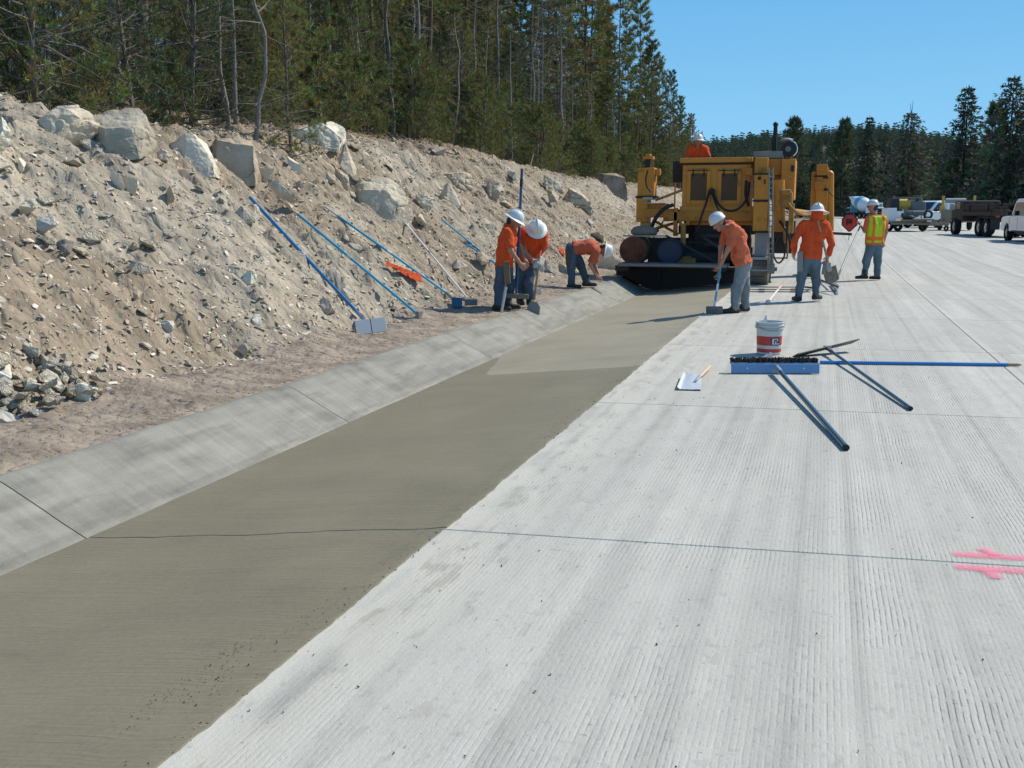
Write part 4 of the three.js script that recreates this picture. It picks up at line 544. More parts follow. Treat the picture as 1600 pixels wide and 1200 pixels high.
  if (sp.gloves) for (const [h, E, Hn] of [[hb[0], J.elL, J.haL], [hb[1], J.elR, J.haR]]) part('glove', iso([...h.map(b => [b[0], b[1] + 0.004, b[2], b[3] + 0.004]), [lerp3(E, Hn, 0.8), 0.042, Hn, 0.034]], 0.008, 0.007), PM.glove, g);
  const fold = a => (d, x, y, zz) => d + a * (noise3(x * 11 + 3, y * 9, zz * 11, sp.b[0]) - 0.5) + a * 0.5 * (noise3(x * 26, y * 16, zz * 26, 5) - 0.5);
  const dn = nrm(sub(J.hip, J.chest)), hem = add(J.hip, dn, sp.hem ?? 0.03);
  const cutHem = (d, x, y, zz) => Math.max(fold(0.045)(d, x, y, zz), (x - hem[0]) * dn[0] + (y - hem[1]) * dn[1] + (zz - hem[2]) * dn[2]);
  const sl = sp.sleeve ?? 0.85, shirtB = [...torso(0.02), [hl, 0.125, add(hl, dn, 0.12), 0.13], [hr, 0.125, add(hr, dn, 0.12), 0.13]];
  const flare = sl < 1.2 ? 0.026 : 0.016; const sleeves = [...arm(J.shL, J.elL, J.haL, flare, 0, sl), ...arm(J.shR, J.elR, J.haR, flare, 0, sl)]; const ends = [[J.shL, J.elL, J.haL], [J.shR, J.elR, J.haR]].map(([S, E, Hn]) => sl <= 1 ? [lerp3(S, E, sl), nrm(sub(E, S))] : [lerp3(E, Hn, sl - 1), nrm(sub(Hn, E))]);
  const sf = field(sleeves, 0.03), tf = field(shirtB, 0.05); const shirtF = (x, y, zz) => { let a = fold(0.034)(sf(x, y, zz), x, y, zz); for (const [p, n] of ends) { const q = (x - p[0]) * n[0] + (y - p[1]) * n[1] + (zz - p[2]) * n[2]; if (Math.hypot(x - p[0], y - p[1], zz - p[2]) < 0.16) a = Math.max(a, q); } const t = cutHem(tf(x, y, zz), x, y, zz); return smin(a, t, 0.025); };
  const [lo, hi] = bounds([...shirtB, ...sleeves], 0.06); part('shirt', isoMesh(shirtF, lo, hi, C * 0.85), PM[sp.shirt], g);
  if (sp.collar) part('hood', iso([[lerp3(J.shL, J.shR, 0.5), 0.10, add(hd, up, -0.05), 0.098], [add(hd, up, -0.05), 0.097, add(hd, up, 0.02), 0.106]], 0.03, 0.012, fold(0.02)), PM[sp.shirt], g);
  const legB = [[hl, 0.115, hr, 0.115], ...leg(hl, J.knL, add(J.anL, [0, 0.0, 0]), 0.022), ...leg(hr, J.knR, J.anR, 0.022)], wd = nrm(add(dn.map(v => v * 0.6), [0, -1, 0])), wst = add(J.hip, wd, -0.08); const pantsF = (d, x, y, zz) => Math.max(fold(0.03)(d, x, y, zz), -((x - wst[0]) * wd[0] + (y - wst[1]) * wd[1] + (zz - wst[2]) * wd[2]), -(y - Math.min(J.anL[1], J.anR[1]) + 0.045)); part('trousers', iso(legB, 0.035, C, pantsF), PM[sp.pants], g);
  for (const [A, T] of [[J.anL, sp.toeL], [J.anR, sp.toeR]]) { const t = nrm([T[0], 0, T[1]]), hee = [A[0] - t[0] * 0.045, A[1] - 0.045, A[2] - t[2] * 0.045], toe = [A[0] + t[0] * 0.17, A[1] - 0.055, A[2] + t[2] * 0.17], y0 = A[1] - 0.085; part('boot', iso([[A, 0.055, hee, 0.045], [hee, 0.045, toe, 0.043], [A, 0.05, lerp3(hee, toe, 0.6), 0.045], [add(A, [0, 0.1, 0]), 0.055, A, 0.055]], 0.02, 0.011, (d, x, y, zz) => Math.max(d, y0 - y)), PM.boot, g); }
  hatParts(g, hd, up, fwd, sp.hat || 'cap', PM.hat);
  if (!sp.collar) part('hair', iso([[add(add(hd, up, -0.01), fwd, -0.045), 0.075, add(add(hd, up, -0.045), fwd, -0.05), 0.06]], 0.02, 0.01), PM.hair, g);
  for (const q of [-1, 1]) part('eye', new THREE.SphereGeometry(0.011, 8, 6).translate(...add(add(add(hd, fwd, 0.088), side, q * 0.034), up, 0.012)), PM.eye, g);
  part('mouth', rod(add(add(add(hd, fwd, 0.088), side, 0.024), up, -0.062), add(add(add(hd, fwd, 0.088), side, -0.024), up, -0.062), 0.006), PM.mouth, g);
  g.userData.J = undefined; delete g.userData.J; return { g, J, toW: (px, py, z0 = 0) => { const l = [(px - sp.b[0]) / s, (sp.b[1] - py) / s, z0]; return [sp.pos[0] + l[0] * cy + l[2] * sy, sp.pos[1] + l[1], sp.pos[2] - l[0] * sy + l[2] * cy]; } };
}
const PA = onY(787, 484, 0.11), PB = onY(836, 479, 0.12), PC = onY(903, 449, 0.11), PD = onY(1152, 488, 0), PE = onY(1259, 471, 0), PF = onY(1361, 438, 0);
const pA = person({ label: 'worker in orange T-shirt and jeans standing leftmost, looking down, white full-brim hard hat', b: [787, 484], s: 103, pos: PA, j: { hip: [788, 412], chest: [793, 374], shL: [797, 357, -0.17], shR: [793, 361, 0.17], head: [804, 344], elL: [813, 385, -0.2], haL: [820, 405, -0.1], elR: [798, 390, 0.23], haR: [813, 410, 0.2], knL: [796, 448, -0.1], anL: [793, 475, -0.12], knR: [781, 449, 0.1], anR: [778, 475, 0.12] }, up: [0.5, 0.85, 0.05], fwd: [0.8, -0.5, 0.15], shirt: 'orange', pants: 'dark', toeL: [1, 0.1], toeR: [1, 0.2], hat: 'full' });
const pB = person({ label: 'worker in orange T-shirt bowing over a wooden handle, right of the leftmost worker', b: [836, 479], s: 101, pos: PB, j: { hip: [824, 408, -0.12], chest: [830, 372, 0.04], shL: [847, 366, 0.1], shR: [816, 364, 0.06], head: [837, 357, 0.2], elL: [851, 392, 0.12], haL: [842, 404, 0.3], elR: [818, 391, 0.22], haR: [838, 410, 0.3], knL: [825, 441, 0.02], anL: [828, 469, -0.04], knR: [812, 440, -0.04], anR: [812, 468, -0.1] }, up: [0.12, 0.62, 0.75], fwd: [0.1, -0.8, 0.55], shirt: 'orange', pants: 'dark', toeL: [0.3, 1], toeR: [0.2, 1], hat: 'full', gloves: true, sleeve: 0.8 });
const pC = person({ label: 'worker in faded orange T-shirt bent double over the curb end beside the machine', b: [903, 449], s: 79, pos: PC, j: { hip: [893, 388], chest: [919, 385], shL: [931, 388, -0.17], shR: [929, 392, 0.17], head: [944, 391, 0], elL: [930, 414, -0.15], haL: [936, 430, -0.05], elR: [921, 413, 0.2], haR: [932, 431, 0.12], knL: [907, 415, -0.1], anL: [917, 441, -0.1], knR: [892, 416, 0.1], anR: [892, 443, 0.1] }, up: [0.97, -0.12, 0.1], fwd: [0.1, -1, 0.2], shirt: 'faded', pants: 'dark', toeL: [1, 0.1], toeR: [1, 0.2], hat: 'full', hem: -0.02 });
const pD = person({ label: 'worker in salmon orange T-shirt and light jeans bending over a broom at the gutter edge', b: [1152, 488], s: 96, pos: PD, j: { hip: [1157, 411], chest: [1146, 372], shL: [1139, 361, 0.17], shR: [1137, 357, -0.17], head: [1119, 351], elL: [1131, 389, 0.2], haL: [1122, 416, 0.06], elR: [1127, 388, -0.18], haR: [1121, 428, 0.02], knL: [1148, 450, 0.1], anL: [1145, 480, 0.12], knR: [1164, 449, -0.1], anR: [1165, 479, -0.1] }, up: [-0.55, 0.83, 0.05], fwd: [-0.8, -0.55, 0.12], shirt: 'salmon', pants: 'light', toeL: [-1, 0.15], toeR: [-1, 0.1], hat: 'cap', palmL: [-0.6, 0, -0.8], palmR: [-0.6, 0, 0.8] });
const pE = person({ label: 'worker seen from behind in long orange sleeves, orange hood and wide-brimmed white hat', b: [1259, 471], s: 86.5, pos: PE, j: { hip: [1262, 402], chest: [1266, 366], shL: [1247, 353], shR: [1286, 353], head: [1271, 334, -0.03], elL: [1236, 378, 0.03], haL: [1241, 399, -0.18], elR: [1294, 380, 0.02], haR: [1292, 402, -0.08], knL: [1251, 435, -0.02], anL: [1247, 463, 0], knR: [1274, 435, -0.04], anR: [1275, 461, -0.04] }, up: [0.06, 0.98, -0.15], fwd: [0, -0.15, -1], shirt: 'orange', pants: 'jeans', toeL: [-0.2, -1], toeR: [0.7, -0.7], hat: 'wide', collar: true, sleeve: 1.92, gloves: true, palmR: [-1, 0, 0], palmL: [1, 0, 0] });
const pF = person({ label: 'worker in a lime yellow safety vest with orange stripes, white hard hat, back turned', b: [1361, 438], s: 66, pos: PF, j: { hip: [1363, 381], chest: [1363, 353], shL: [1351, 343, 0.04], shR: [1376, 344, -0.04], head: [1358, 325, -0.02], elL: [1348, 362, -0.05], haL: [1345, 351, -0.3], elR: [1380, 364, 0], haR: [1378, 381, -0.06], knL: [1352, 409, 0], anL: [1349, 430, 0.05], knR: [1370, 409, -0.03], anR: [1370, 431, 0] }, up: [-0.05, 1, -0.05], fwd: [-0.8, -0.2, -0.6], shirt: 'salmon', pants: 'jeans', toeL: [-1, -0.2], toeR: [-0.6, -0.8], hat: 'cap', sleeve: 0.8 });
{ // the safety vest: lime cloth, orange bands printed down the back and round the waist
  const J = pF.J, lat = nrm(sub(J.shR, J.shL)), e = 0.045, B = [[add(J.hip, lat, -0.08), 0.10 + e, add(J.chest, lat, -0.08), 0.11 + e], [add(J.hip, lat, 0.08), 0.10 + e, add(J.chest, lat, 0.08), 0.11 + e], [add(J.chest, lat, -0.08), 0.11 + e, lerp3(J.shL, J.shR, 0.14), 0.07 + e], [add(J.chest, lat, 0.08), 0.11 + e, lerp3(J.shR, J.shL, 0.14), 0.07 + e], [lerp3(J.shL, J.shR, 0.14), 0.066 + e, lerp3(J.shR, J.shL, 0.14), 0.066 + e]];
  const sn = nrm(sub(J.shR, J.shL)); const g = iso(B, 0.04, 0.013, (d, x, y, z) => { const q = (x - J.chest[0]) * sn[0] + (z - J.chest[2]) * sn[2]; return Math.max(d + 0.016 * (noise3(x * 12, y * 9, z * 12, 3) - 0.5), J.hip[1] + 0.02 - y, Math.abs(q) - 0.215, y - J.shR[1] - 0.085); });
  const p = g.attributes.position, C = new Float32Array(p.count * 3); for (let i = 0; i < p.count; i++) { const x = p.getX(i) - J.chest[0], y = p.getY(i); const q = x * sn[0] + (p.getZ(i) - J.chest[2]) * sn[2]; const or = (Math.abs(Math.abs(q) - 0.125) < 0.034) || (y > J.hip[1] + 0.08 && y < J.hip[1] + 0.17); const c = or ? [0.95, 0.20, 0.02] : [0.52, 0.72, 0.025]; C.set(c, i * 3); }
  g.setAttribute('color', new THREE.BufferAttribute(C, 3)); part('safety_vest', g, new THREE.MeshStandardMaterial({ vertexColors: true, roughness: 0.85, bumpMap: clothBump, bumpScale: 0.01 }), pF.g);
}
const PGz = -25.35, PG0 = onZ(1087, 327, PGz);
const pG = person({ label: 'machine operator in orange shirt and white hard hat standing on top of the yellow machine', b: [1087, 327], s: 63.3, pos: PG0, j: { hip: [1087, 270, -0.08], chest: [1087, 245, 0.0], shL: [1099, 237, 0.02], shR: [1075, 237, 0.02], head: [1087, 225, 0.04], elL: [1104, 252, 0.1], haL: [1101, 260, 0.28], elR: [1071, 252, 0.1], haR: [1076, 260, 0.3], knL: [1092, 299, -0.04], anL: [1093, 320.5, -0.08], knR: [1082, 299, -0.04], anR: [1081, 320.5, -0.08] }, up: [0.02, 1, 0.06], fwd: [0.1, -0.25, 1], shirt: 'orange', pants: 'jeans', toeL: [0.2, 1], toeR: [-0.2, 1], hat: 'full', sleeve: 0.85 });
// things worn and carried
{ const hang = (name, label, cat, geo, mat) => { const t = thing(name, label, cat); const g = Array.isArray(geo) ? merge(geo) : geo; g.computeBoundingBox(); const c = g.boundingBox.getCenter(V()); const p = [c.x, g.boundingBox.min.y, c.z]; g.translate(-p[0], -p[1], -p[2]); t.position.set(...p); part(name === 'tool_pouch' ? 'bag' : 'sheath', g, mat, t); return t; };
  const rb = (P, w, h, d, tilt = 0) => new RoundedBoxGeometry(w, h, d, 3, 0.02).rotateZ(tilt).rotateY(YAW).translate(...P);
  hang('tool_pouch', 'long tan leather tool pouch hanging on the leftmost worker', 'tool pouch', rb(pA.toW(792, 424, 0.22), 0.1, 0.34, 0.05, 0.08), PM.pouch);
  hang('tool_pouch', 'dark tool pouch on the hip of the bent worker', 'tool pouch', rb(pC.toW(886, 402, 0.16), 0.09, 0.3, 0.1, 0.06), PM.leather);
  hang('tool_pouch', 'grey flat tool pouch on the left hip of the hooded worker', 'tool pouch', rb(pE.toW(1244, 408, 0.13), 0.1, 0.36, 0.04, 0.03), std([0.25, 0.23, 0.21], 0.8));
}
// ---------------------------------------------------------------- tools
const TM = { blue: std([0.022, 0.18, 0.42], 0.35, { metalness: 0.3 }), cyan: std([0.05, 0.36, 0.55], 0.35, { metalness: 0.3 }), alu: std([0.6, 0.6, 0.6], 0.35, { metalness: 0.8 }), white: std([0.7, 0.7, 0.68], 0.5), steel: std([0.22, 0.22, 0.21], 0.5, { metalness: 0.5 }), dkblue: std([0.03, 0.09, 0.17], 0.45, { metalness: 0.2 }), wood: std([0.50, 0.33, 0.17], 0.8, { map: barkMap }), pale: std([0.62, 0.47, 0.30], 0.8), grey: std([0.56, 0.55, 0.52], 0.7), black: std([0.015, 0.015, 0.016], 0.7), mud: std([0.34, 0.30, 0.23], 0.95, { map: grainMap, bumpMap: grainBump, bumpScale: 0.01 }), bar: std([0.19, 0.31, 0.48], 0.4, { metalness: 0.3 }), tubeB: std([0.075, 0.15, 0.225], 0.3, { metalness: 0.55 }) };
function tool(name, label, cat, base, group) { const t = thing(name, label, cat, base, 0, group); t.add2 = (n, geo, mat, lab) => { const g = Array.isArray(geo) ? merge(geo) : geo; g.translate(-base[0], -base[1], -base[2]); return part(n, g, mat, t, lab); }; return t; }
const lift = (p, h) => [p[0], p[1] + h, p[2]];
function slopePole(label, a, b, mat, headFn, r = 0.018, name = 'float_pole', cat = 'tool', tip) {
  let A = hit(...a), B = hit(...b), up = 0.03; for (let i = 0; i <= 40; i++) { const q = lerp3(A, B, i / 40); up = Math.max(up, ground(q[0], q[2]) - q[1] + r); } A = lift(A, up); B = lift(B, Math.min(up, 0.07)); const t = tool(name, label, cat, B, 'long handled tools leaning on the slope'); const m = lerp3(A, B, 0.1);
  t.add2('handle', [rod(lerp3(A, B, tip ? 0.1 : 0), lerp3(A, B, 0.5), r, r), rod(lerp3(A, B, 0.503), B, r * 0.92, r * 0.92)], mat); if (tip) t.add2('tip', rod(A, lerp3(A, B, 0.099), r * 0.85, r * 0.85), tip); t.add2('joint_sleeve', rod(lerp3(A, B, 0.49), lerp3(A, B, 0.52), r * 1.2, r * 1.2), TM.alu); if (headFn) headFn(t, A, B); return t;
}
slopePole('first long blue pole on the slope with a wide pale two-piece float at its foot', [391, 323], [562, 500], TM.blue, (t, A, B) => {
  const c = lift(hit(580, 521), 0.09); const mk = (x0, x1) => { const g = new RoundedBoxGeometry(x1 - x0, 0.19, 0.014, 2, 0.004); g.translate((x0 + x1) / 2, 0, 0); g.rotateZ(0.13); g.rotateX(-0.5); g.rotateY(YAW * 1.4); return g.translate(...c); }; t.add2('float_plate', mk(-0.185, -0.004), TM.grey); t.add2('float_plate', mk(0.004, 0.185), TM.grey); t.add2('seam', (() => { const g = new THREE.BoxGeometry(0.012, 0.188, 0.012); g.rotateZ(0.13); g.rotateX(-0.5); g.rotateY(YAW * 1.4); return g.translate(c[0], c[1], c[2]); })(), TM.black); t.add2('bracket', rod(lerp3(A, B, 0.97), add(c, [-0.06, 0.02, -0.02]), 0.022, 0.022), TM.blue);
}, 0.024);
slopePole('second long pole on the slope, blue above and cyan below, with a small dark head', [446, 323], [652, 495], TM.cyan, (t, A, B) => { t.add2('head', box(0.05, 0.1, 0.16, B[0] + 0.03, B[1] - 0.01, B[2], 0.01), TM.steel); }, 0.021, 'float_pole', 'tool', TM.pale);
slopePole('third long cyan pole on the slope with a dark square head beside the orange cloth', [508, 328], [708, 470], TM.cyan, (t, A, B) => { const c = lift(hit(714, 482), 0.09); t.add2('head', new RoundedBoxGeometry(0.16, 0.15, 0.05, 2, 0.01).rotateY(0.5).rotateX(-0.2).translate(...c), TM.dkblue); t.add2('socket', rod(lerp3(A, B, 0.95), c, 0.025, 0.028), TM.steel); }, 0.02, 'float_pole', 'tool', TM.alu);
slopePole('white straight pole on the slope, right of the orange cloth', [620, 336], [730, 470], TM.white, (t, A, B) => { const c = lift(hit(736, 479), 0.07); t.add2('head', new RoundedBoxGeometry(0.2, 0.1, 0.05, 2, 0.01).rotateY(0.3).translate(...c), TM.steel); }, 0.017);
slopePole('thin cyan pole on the slope just left of the standing workers', [690, 351], [788, 428], TM.cyan, null, 0.016);
slopePole('second thin cyan pole crossing behind the leftmost worker', [728, 386], [838, 462], TM.cyan, (t, A, B) => { t.add2('head', box(0.2, 0.09, 0.05, B[0], B[1], B[2], 0.01), TM.alu); }, 0.016);
{ // upright dark blue pole held by the leftmost worker, with a broom head at his knees
  const T = pA.toW(816, 264, -0.28), B = pA.toW(807, 462, 0.0), t = tool('push_broom', 'dark blue pole held upright between the two standing workers, grey head below', 'broom', B); t.add2('handle', rod(T, B, 0.021), TM.dkblue); t.add2('grip', rod(lerp3(T, B, 0.08), lerp3(T, B, 0.14), 0.024), TM.black); t.add2('head', new RoundedBoxGeometry(0.42, 0.075, 0.09, 2, 0.015).rotateZ(-0.06).rotateY(YAW).translate(B[0] - 0.02, B[1], B[2]), TM.mud);
}
{ const T = pB.toW(842, 395, 0.34), B = pB.toW(833, 477, 0.28), t = tool('shovel', 'shovel with yellow wooden handle held by the bowing worker', 'shovel', B); t.add2('handle', rod(T, lerp3(T, B, 0.86), 0.017, 0.019), TM.wood); t.add2('blade', (() => { const g = prism([[-0.09, 0], [-0.1, 0.12], [-0.05, 0.2], [0.05, 0.2], [0.1, 0.12], [0.09, 0]], 0.008, 0.002); g.translate(0, -0.06, 0); return g.rotateY(YAW).translate(B[0], B[1] - 0.06, B[2]); })(), TM.steel); }
{ const T = pA.toW(791, 446, 0.26), B = pA.toW(783, 489, 0.3), t = tool('hand_tool', 'short pale rod standing in front of the leftmost worker\'s boots', 'tool', B); t.add2('handle', rod(T, B, 0.022, 0.02), TM.grey); t.add2('ferrule', rod(lerp3(T, B, 0.9), B, 0.027), TM.steel); }
{ const P = pC.toW(937, 435, 0.1), t = tool('hand_trowel', 'bright steel hand trowel held over the curb by the bent worker', 'trowel', P); t.add2('blade', new RoundedBoxGeometry(0.3, 0.012, 0.11, 2, 0.004).rotateZ(-0.15).rotateY(YAW).translate(P[0] + 0.06, P[1] - 0.05, P[2]), TM.alu); t.add2('handle', rod(add(P, [-0.08, 0, 0]), add(P, [0.05, -0.01, 0]), 0.015), TM.wood); }
{ const T = pD.toW(1124, 412, 0.04), B = onY(1115, 491, -0.01), t = tool('push_broom', 'finishing broom with cyan handle held by the worker in light jeans', 'broom', B); t.add2('handle', rod(T, lift(B, 0.08), 0.016), TM.cyan); t.add2('sleeve', rod(lerp3(T, lift(B, 0.08), 0.45), lerp3(T, lift(B, 0.08), 0.62), 0.0175), TM.white); t.add2('ferrule', rod(lerp3(T, lift(B, 0.08), 0.82), lift(B, 0.07), 0.019), TM.white); t.add2('head', new RoundedBoxGeometry(0.26, 0.12, 0.10, 2, 0.02).rotateY(YAW - 0.1).translate(B[0] + 0.01, B[1] + 0.065, B[2]), TM.mud); const br = []; const r = rngOf(5); for (let i = 0; i < 60; i++) { const x = rr(-0.12, 0.12, r), z = rr(-0.04, 0.04, r); br.push(rod([B[0] + x * cy, B[1] + 0.02, B[2] - x * sy + z], [B[0] + x * cy * 1.1, B[1] - 0.02, B[2] - x * sy + z * 1.5], 0.004, 0.003, 4)); } t.add2('bristles', br, TM.black); }
function shovel2(label, T, B, hm, turn) { const t = tool('shovel', label, 'shovel', B); const d = nrm(sub(B, T)); t.add2('handle', rod(T, lerp3(T, B, 0.8), 0.018, 0.02), hm); t.add2('socket', rod(lerp3(T, B, 0.78), lerp3(T, B, 0.9), 0.022, 0.03), TM.mud); const g = new THREE.BoxGeometry(0.25, 0.3, 0.02, 8, 8, 1), p = g.attributes.position; for (let i = 0; i < p.count; i++) { const x = p.getX(i), y = p.getY(i); p.setZ(i, p.getZ(i) - 0.9 * x * x + 0.012 * (noise2(x * 30, y * 30) - 0.5)); if (y < -0.1) p.setY(i, y + 0.25 * Math.abs(x)); } g.computeVertexNormals(); const M = new THREE.Matrix4(); const Y = V(-d[0], -d[1], -d[2]), Z = V(sy, 0.15, cy); const X = Y.clone().cross(Z).normalize(); Z.copy(X).cross(Y).normalize(); M.makeBasis(X, Y, Z); g.applyMatrix4(M); t.add2('blade', g.translate(B[0] + d[0] * -0.02, B[1] + 0.02, B[2]), TM.mud); return t; }
shovel2('shovel with a wooden handle across the back of the hooded worker, muddy blade', pE.toW(1268, 346, 0.14), pE.toW(1298, 432, -0.02), TM.wood, 0);
shovel2('muddy shovel with a long grey handle held by the worker in the safety vest', pF.toW(1348, 348, -0.28), (() => { const P = onY(1303, 446, 0.12); return P; })(), TM.steel, 0);
{ // sheet of pale concrete fallen under the shovels, hung bag by the hooded worker's right hand
  const c = pE.toW(1288, 417, 0.05), t = tool('work_gloves', 'pair of pale work gloves dangling at the hooded worker\'s right side', 'gloves', c); t.add2('glove', new RoundedBoxGeometry(0.09, 0.17, 0.05, 3, 0.02).rotateZ(0.1).rotateY(YAW).translate(c[0] + 0.03, c[1], c[2]), PM.glove); t.add2('glove', new RoundedBoxGeometry(0.08, 0.2, 0.04, 3, 0.018).rotateZ(-0.12).rotateY(YAW).translate(c[0] - 0.04, c[1] - 0.04, c[2]), TM.steel);
}
{ // blue metal frame lying at the hooded worker's feet
  const A = onY(1276, 452), B = onY(1308, 461), C2 = onY(1301, 446), D = onY(1270, 437, 0.25), t = tool('leveling_tool', 'dark blue metal tool frame lying on the road right of the hooded worker', 'tool', B); t.add2('tube', [rod(lift(D, 0), lift(A, 0.22), 0.022), rod(lift(A, 0.22), lift(B, 0.16), 0.022), rod(lift(C2, 0.1), lift(B, 0.02), 0.026)], TM.dkblue); t.add2('end_cap', rod(lift(B, 0.0), lift(B, 0.06), 0.03), TM.white); t.add2('foot', rod(onY(1258, 448, 0.02), lift(A, 0.02), 0.018), TM.dkblue);
}
{ // thin rods and a white handle on the road behind the broom worker
  for (const [a, b, lab] of [[[1166, 448.5], [1264, 448.5], 'far one of three thin steel rods lying across the road']]) { const A = onY(...a, 0.02), B = onY(...b, 0.02), t = tool('steel_rod', lab, 'rod', A, 'thin rods lying behind the broom worker'); t.add2('bar', rod(A, B, 0.012), TM.steel); }
  for (const [y, lab] of [[452, 'middle one of three thin steel rods lying across the road'], [455.5, 'near one of three thin steel rods lying across the road']]) { const A = onY(1166, y, 0.02), B = onY(1266, y + 0.5, 0.02), t = tool('steel_rod', lab, 'rod', A, 'thin rods lying behind the broom worker'); t.add2('bar', rod(A, B, 0.011), TM.mud); for (const px of [1190, 1240]) t.add2('spacer', box(0.12, 0.03, 0.05, ...onY(px, y, 0.02)), TM.steel); }
  const A = onY(1220, 447, 0.05), B = onY(1200, 472, 0.03), t = tool('float_pole', 'short white handle lying on the road between the broom worker and the hooded worker', 'tool', B); t.add2('handle', rod(A, B, 0.02), TM.white); t.add2('grip', rod(A, lerp3(A, B, 0.25), 0.024), std([0.65, 0.42, 0.32], 0.8)); t.add2('end_cap', new THREE.SphereGeometry(0.045, 12, 8).translate(...B), TM.white);
}
{ // broom lying bristles back in the foreground
  const L = onY(1142, 584), R = onY(1280, 584.5), c = lerp3(L, R, 0.5), len = Math.hypot(R[0] - L[0], R[2] - L[2]), ang = Math.atan2(-(R[2] - L[2]), R[0] - L[0]), t = tool('push_broom', 'wide push broom lying on the road, blue bar, black bristles, blue grey handle', 'broom', c);
  const put2 = g => g.rotateY(ang).translate(c[0], 0, c[2]);
  const barG = new RoundedBoxGeometry(len, 0.095, 0.02, 2, 0.006); barG.rotateX(-0.2); barG.translate(0, 0.052, 0); t.add2('bar', [put2(barG), put2(box(len, 0.018, 0.07, 0, 0.1, -0.045, 0.005))], TM.bar);
  const br = [], r = rngOf(8); for (let i = 0; i < 620; i++) { const x = rr(-len / 2 + 0.004, len / 2 - 0.004, r), z = rr(-0.075, -0.02, r); br.push(rod([x, 0.102, z], [x + rr(-0.01, 0.01, r), 0.152 + rr(-0.016, 0.008, r), z - rr(0.0, 0.06, r)], 0.006, 0.004, 4)); } t.add2('bristles', put2(merge(br)), std([0.022, 0.02, 0.018], 0.9));
  for (const f of [-0.27, 0.27]) t.add2('rivet', put2(cyl(0.009, 0.009, 0.012, f * len * 1.18, 0.06, 0.014, 10, 'z')), TM.alu);
  const H0 = [c[0] + 0.01, 0.075, c[2] + 0.03], H1 = onY(1322, 699, 0.022); t.add2('handle', rod(H0, H1, 0.021), TM.tubeB); t.add2('ferrule', rod(H0, lerp3(H0, H1, 0.09), 0.025), TM.alu); const dn = nrm(sub(H1, H0)); t.add2('end_cap', rod(lerp3(H0, H1, 0.996), add(H1, dn, 0.012), 0.0225), TM.black);
}
{ const A = onY(1281, 566, 0.02), B = onY(1596, 570, 0.02), t = tool('pole', 'long straight blue pole with a brown wooden tip lying across the road', 'pole', A); t.add2('handle', rod(A, lerp3(A, B, 0.93), 0.0185), std([0.03, 0.22, 0.55], 0.35, { metalness: 0.2 })); t.add2('tip', [rod(lerp3(A, B, 0.932), lerp3(A, B, 0.985), 0.0165, 0.015), rod(lerp3(A, B, 0.985), B, 0.015, 0.006)], TM.wood); }
{ // float with tilted blade
  const A = onY(1241, 556, 0.012), B = (() => { const g = onY(1336, 549.5); return [g[0], 0.125, g[2]]; })(), m = lerp3(A, B, 0.53), t = tool('bull_float', 'dark float with long tilted blade and dark blue handle lying on the road', 'float', A); const d = nrm(sub(B, A));
  const L = Math.hypot(...sub(B, A)), g = new RoundedBoxGeometry(L, 0.016, 0.15, 3, 0.007), X = V(...d), Z = V(0.25, 0.35, 0.9); const Y = Z.clone().cross(X).normalize(); Z.copy(X).cross(Y).normalize(); g.applyMatrix4(new THREE.Matrix4().makeBasis(X, Y, Z)); t.add2('blade', g.translate(...lerp3(A, B, 0.5)), std([0.13, 0.125, 0.10], 0.55, { metalness: 0.3, map: wearMap }));
  const H1 = onY(1423, 638, 0.02), H0 = add(m, [0.0, 0.0, 0.045]); t.add2('bracket', [box(0.09, 0.05, 0.06, H0[0], H0[1] + 0.005, H0[2], 0.01), rod(H0, lerp3(H0, H1, 0.07), 0.022)], TM.steel); t.add2('handle', rod(H0, H1, 0.0165), TM.tubeB); t.add2('end_cap', rod(lerp3(H0, H1, 0.996), add(H1, nrm(sub(H1, H0)), 0.01), 0.018), TM.black);
}
